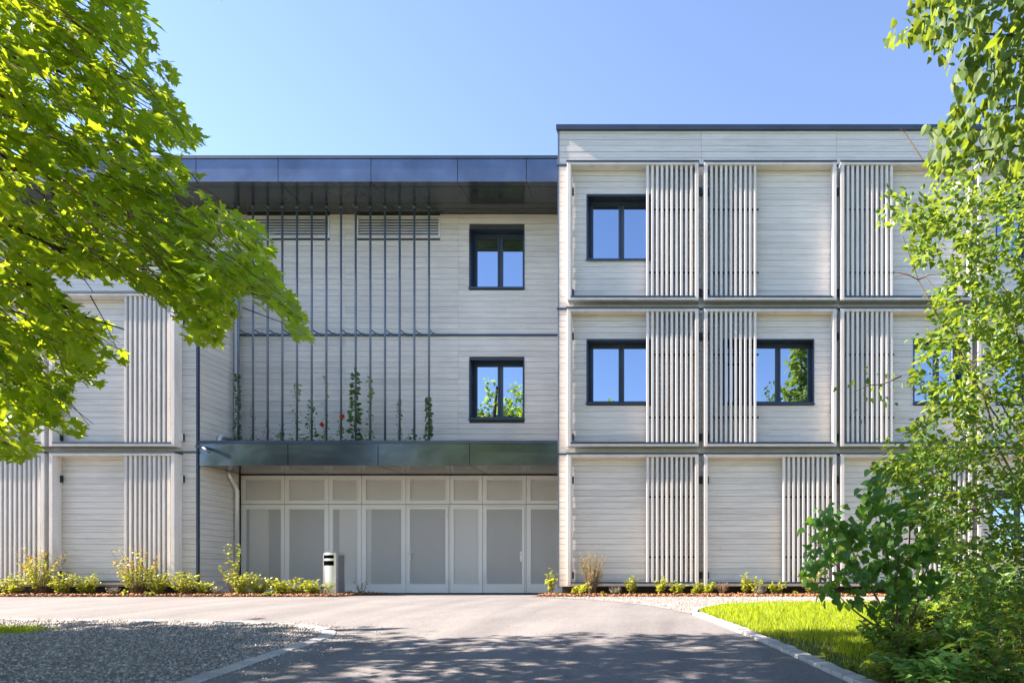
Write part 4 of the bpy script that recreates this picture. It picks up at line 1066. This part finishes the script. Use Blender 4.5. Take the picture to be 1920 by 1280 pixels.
def y_of(py):                                   # depth at which the ground shows at a given height in the picture
    ys = np.linspace(2.5, 14, 400); z = np.array([gz(y) for y in ys]); v = CYP + (ZC - z) / ys * FPX
    return float(np.interp(-py, -v, ys))
for i, (u, v, h, lab) in enumerate(ug):
    Y = max(y_of(v), 4.3); x = px2x(u, Y)
    kind, mat = [('ovate', 'weed'), ('lance', 'weed'), ('ovate', 'privet'), ('lance', 'privet')][i % 4]
    stem_plant("undergrowth_plant", lab, (x, Y, gz(Y)), h * .9, .30, 20, 16, .080 if kind == 'ovate' else .11, kind, mat, "undergrowth plants at the lower right")
for (u, v, lab) in ((1598, 1262, 'bright broad leaved seedling at the bare lawn edge'), (1545, 1232, 'tiny seedling at the lawn edge beside the kerb'), (1640, 1240, 'seedling at the lawn edge next to the thicket')):
    Y = y_of(v); stem_plant("seedling", lab, (px2x(u, Y), Y, gz(Y)), .10, .07, 4, 4, .06, 'heart', 'limegreen', "seedlings at the lawn edge")

# ---- planting along the facade
def bed(px, Y=14.75): return (px2x(px, Y), Y, gz(Y) + .01)
def H(py, Y=14.75): return py2z(py, Y)
LG = "low yellow green shrubs along the facade"
low_l = [(22, 1078, 14.7, "yellow green shrub at the far left end of the bark bed"), (118, 1080, 14.6, "small yellow green shrub right of the leftmost red tipped shrub"), (160, 1084, 14.8, "low arching yellow green shrub below the blank wall"),
         (292, 1073, 14.7, "yellow green shrub below the slats beside the second red tipped shrub"), (345, 1080, 14.6, "yellow green shrub at the corner of the low wing"), (385, 1094, 14.8, "low yellow green shrub right of the corner trim of the low wing"),
         (452, 1078, 14.6, "full yellow green shrub at the foot of the slender sapling"), (485, 1080, 14.8, "yellow green shrub in front of the first mesh panel"), (525, 1084, 14.7, "bushy yellow green shrub below the second mesh panel"), (555, 1090, 14.8, "small yellow green shrub below the joint of the mesh panels"),
         (588, 1090, 14.7, "yellow green shrub just left of the litter bin")]
for px, top, Y, lab in low_l:
    stem_plant("low_shrub", lab, bed(px, Y), H(top, Y) * random.uniform(1.05, 1.35), random.uniform(.26, .40), 30, 13, .064, 'ovate', 'lime', LG, "shrub", up=1.0, start=.12)
stem_plant("low_shrub", "sparse yellow green twigs leaning over the litter bin", bed(603, 14.7), .36, .16, 5, 7, .06, 'ovate', 'lime', LG, "shrub", lean=(.2, 0))
for px, top, lab in ((72, 1020, "tall feathery shrub with reddish tips near the left edge"), (258, 1018, "tall feathery shrub with reddish tips below the left slats")):
    stem_plant("red_tipped_shrub", lab, bed(px, 14.85), H(top, 14.85), .52, 46, 20, .055, 'ovate', 'lime', "feathery shrubs with reddish tips", "shrub", tipmat='redtip', start=.25)
stem_plant("sapling", "slender sapling with sparse leaves in front of the drain pipe", bed(437, 15.0), 1.25, .30, 13, 15, .066, 'ovate', 'lime', None, "sapling", stem_r=.006, start=.35, tipmat='limegreen')
for px, lab in ((212, "pale lavender tuft in the bed below the blank wall"), (408, "grey green lavender tuft by the corner of the low wing"), (1154, "lavender tuft in the right bed beside the straw coloured shrub"), (1425, "lavender tuft in the right bed between yellow shrubs")):
    Y = 14.55
    stem_plant("lavender_tuft", lab, bed(px, Y), .22, .15, 60, 8, .030, 'lance', 'lavender', "lavender tufts", "plant", tipmat='bloom', up=1.6, stem_r=.002)
for px, lab in ((235, "tiny green plant between bark chips below the left slats"), (278, "tiny green plant left of the yellow shrub below the slats"), (505, "tiny bright green plant at the front edge of the bark")):
    stem_plant("ground_plant", lab, bed(px, 14.3), .11, .12, 8, 6, .055, 'heart', 'limegreen', "tiny plants at the bed's edge", "plant")
stem_plant("slim_plant", "thin green plant right of the litter bin", bed(679, 15.35), .34, .16, 5, 9, .05, 'ovate', 'ivy', None, "plant")
stem_plant("slim_plant", "small dark plant at the foot of the litter bin", bed(657, 15.3), .12, .08, 5, 5, .05, 'ovate', 'ivy', None, "plant")
rgt = [(1034, 1066, 15.0, .15, (.02, 0), "upright yellow green shrub at the left end of the right bed"), (1078, 1092, 14.7, .22, (.18, 0), "leaning yellow green shrub at the corner of the tall wing"), (1184, 1080, 14.8, .14, (0, 0), "forked yellow green shrub right of the lavender"),
       (1236, 1080, 14.7, .2, (.05, 0), "yellow green shrub below the slats of the first bay"), (1268, 1086, 14.6, .2, (0, 0), "yellow green shrub at the right end of the first bay's slats"), (1300, 1092, 14.8, .14, (.12, 0), "sparse yellow twigs leaning right below the first bay"), (1326, 1086, 14.7, .18, (.12, 0), "yellow green shrub beside the brown dry shrub"),
       (1398, 1074, 14.8, .12, (0, 0), "narrow upright yellow green shrub right of the brown shrub"), (1418, 1080, 14.7, .2, (0, 0), "full yellow green shrub below the wall of the second bay"), (1457, 1083, 14.8, .22, (0, 0), "spreading yellow green shrub below the slats of the second bay"),
       (1522, 1060, 14.6, .3, (0, 0), "yellow shrub half hidden by the heart leaved bush"), (1770, 1080, 14.7, .3, (0, 0), "yellow shrub seen through the thicket"), (1830, 1080, 14.7, .3, (0, 0), "yellow shrub seen through the thicket at the far right")]
for px, top, Y, sp, ln, lab in rgt:
    stem_plant("low_shrub", lab, bed(px, Y), H(top, Y), sp, 13 if sp < .25 else 26, 12, .070, 'ovate', 'lime', LG, "shrub", lean=ln, up=1.2, start=.25)
stem_plant("straw_shrub", "straw coloured twiggy shrub standing at the foot of the first bay", bed(1110, 14.9), H(1026, 14.9), .32, 55, 18, .034, 'small', 'straw', None, "shrub", start=.35, up=1.5)
stem_plant("dry_shrub", "dry brown twiggy shrub in the right bed", bed(1354, 14.7), H(1088, 14.7), .2, 34, 9, .025, 'small', 'dry', None, "shrub", start=.4, up=1.5)
for px, lab in ((1088, "tiny green plant in the bark at the corner of the tall wing"), (1131, "tiny yellow plant in the bark left of the lavender"), (1492, "small green plant at the gravel strip near the heart leaved bush")):
    stem_plant("ground_plant", lab, bed(px, 14.4), .12, .06, 5, 5, .05, 'ovate', 'lime', "tiny plants at the bed's edge", "plant")

# ---- climbers on the rods
def climber(px, top, lab, dense, leafsz=.05, mat='ivy', base_bush=0, flower=None, kind='heart', wide=.06):
    Y = 16.24; x = px2x(px, Y); x = min(RODX, key=lambda r: abs(r - x)) if abs(min(RODX, key=lambda r: abs(r - x)) - x) < .12 else x
    t = thing("climbing_plant", lab, "climber", (x, Y, 3.43), "climbing plants on the steel rods"); q = MB()
    zt = py2z(top, Y); L = zt - 3.43; P, D = [], []
    pts = []
    for k in range(16):
        f = k / 15; a = f * L * 9 + px; pts.append((x + math.cos(a) * .032, Y + math.sin(a) * .032, 3.43 + L * f))
    q.tube(pts, taper(.007, .003, 16), 4, False)
    n = int(dense * L)
    for k in range(n):
        f = random.random() ** 1.15; a = random.uniform(0, 6.28); r = wide * random.uniform(.4, 1.3) * (1.1 - .6 * f)
        P.append((x + math.cos(a) * r, Y + math.sin(a) * r, 3.43 + L * f)); D.append((math.cos(a), math.sin(a), random.uniform(-.8, .4)))
    for k in range(base_bush):
        a = random.uniform(0, 6.28); r = .22 * math.sqrt(random.random()); P.append((x + math.cos(a) * r, Y + math.sin(a) * r * .8, 3.46 + random.uniform(.10, .46) * (1.1 - r / .3))); D.append((math.cos(a), math.sin(a), random.uniform(-.4, .8)))
    q.build("stem", M['twig'], t)
    if P:
        P = np.array(P); bake_leaves("foliage", M[mat], t, kind, P, np.array(D), unit(len(P)) * .8 + np.array([0, -.5, .6]), leafsz * rng.uniform(.6, 1.3, len(P)))
    if flower:
        c = PT3(flower[0], flower[1], 16.15); n = 26; dd = unit(n) + np.array([0, -.4, .3])
        fl = bake_leaves("blossom", M['red'], t, 'heart', np.repeat(c[None], n, 0) + dd * .01, dd, unit(n), np.full(n, .058)); del fl["kind"]
        MB().tube([tuple(c), (x, Y, c[2] - .25), (x, Y, 3.43)], [.004, .005, .006], 4, False).build("flower_stem", M['twig'], t)
climber(447, 700, "dense climber beside the drain pipe elbow", 190, .045)
climber(473, 738, "thin climber on a rod with leafy foot, second from the drain pipe", 60, .035, 'dry', 70, kind='small')
climber(500, 788, "withered brown climber in a dry heap", 90, .05, 'dry', 120, kind='lance', wide=.12)
climber(528, 795, "short green climber with a few leaves low on its rod", 50, .055, 'ivy', 26)
climber(556, 715, "tall loose climber on a rod with scattered leaves", 75, .045, 'limegreen', 36, wide=.12)
climber(583, 750, "climber bending over with a dark leafy tip", 90, .06, 'ivy', 8, wide=.13)
climber(610, 705, "thin climber with a low red blossom", 22, .06, 'limegreen', 30, (604, 797))
climber(640, 780, "short climber with a red blossom at its top", 60, .05, 'limegreen', 26, (642, 781))
climber(664, 690, "tall broad leaved climber, the largest on the rods", 120, .085, 'ivy', 20, wide=.10)
climber(693, 708, "thin pale green climber right of the largest one", 48, .06, 'limegreen', 6)
climber(748, 745, "thin climber with small leaves on the third rod from the right end", 75, .04, 'ivy', 10)
climber(777, 806, "low leafy clump at the foot of a rod", 60, .05, 'ivy', 60)
climber(806, 745, "dense dark climber on the rightmost rod", 260, .055, 'ivy', 10, wide=.075)
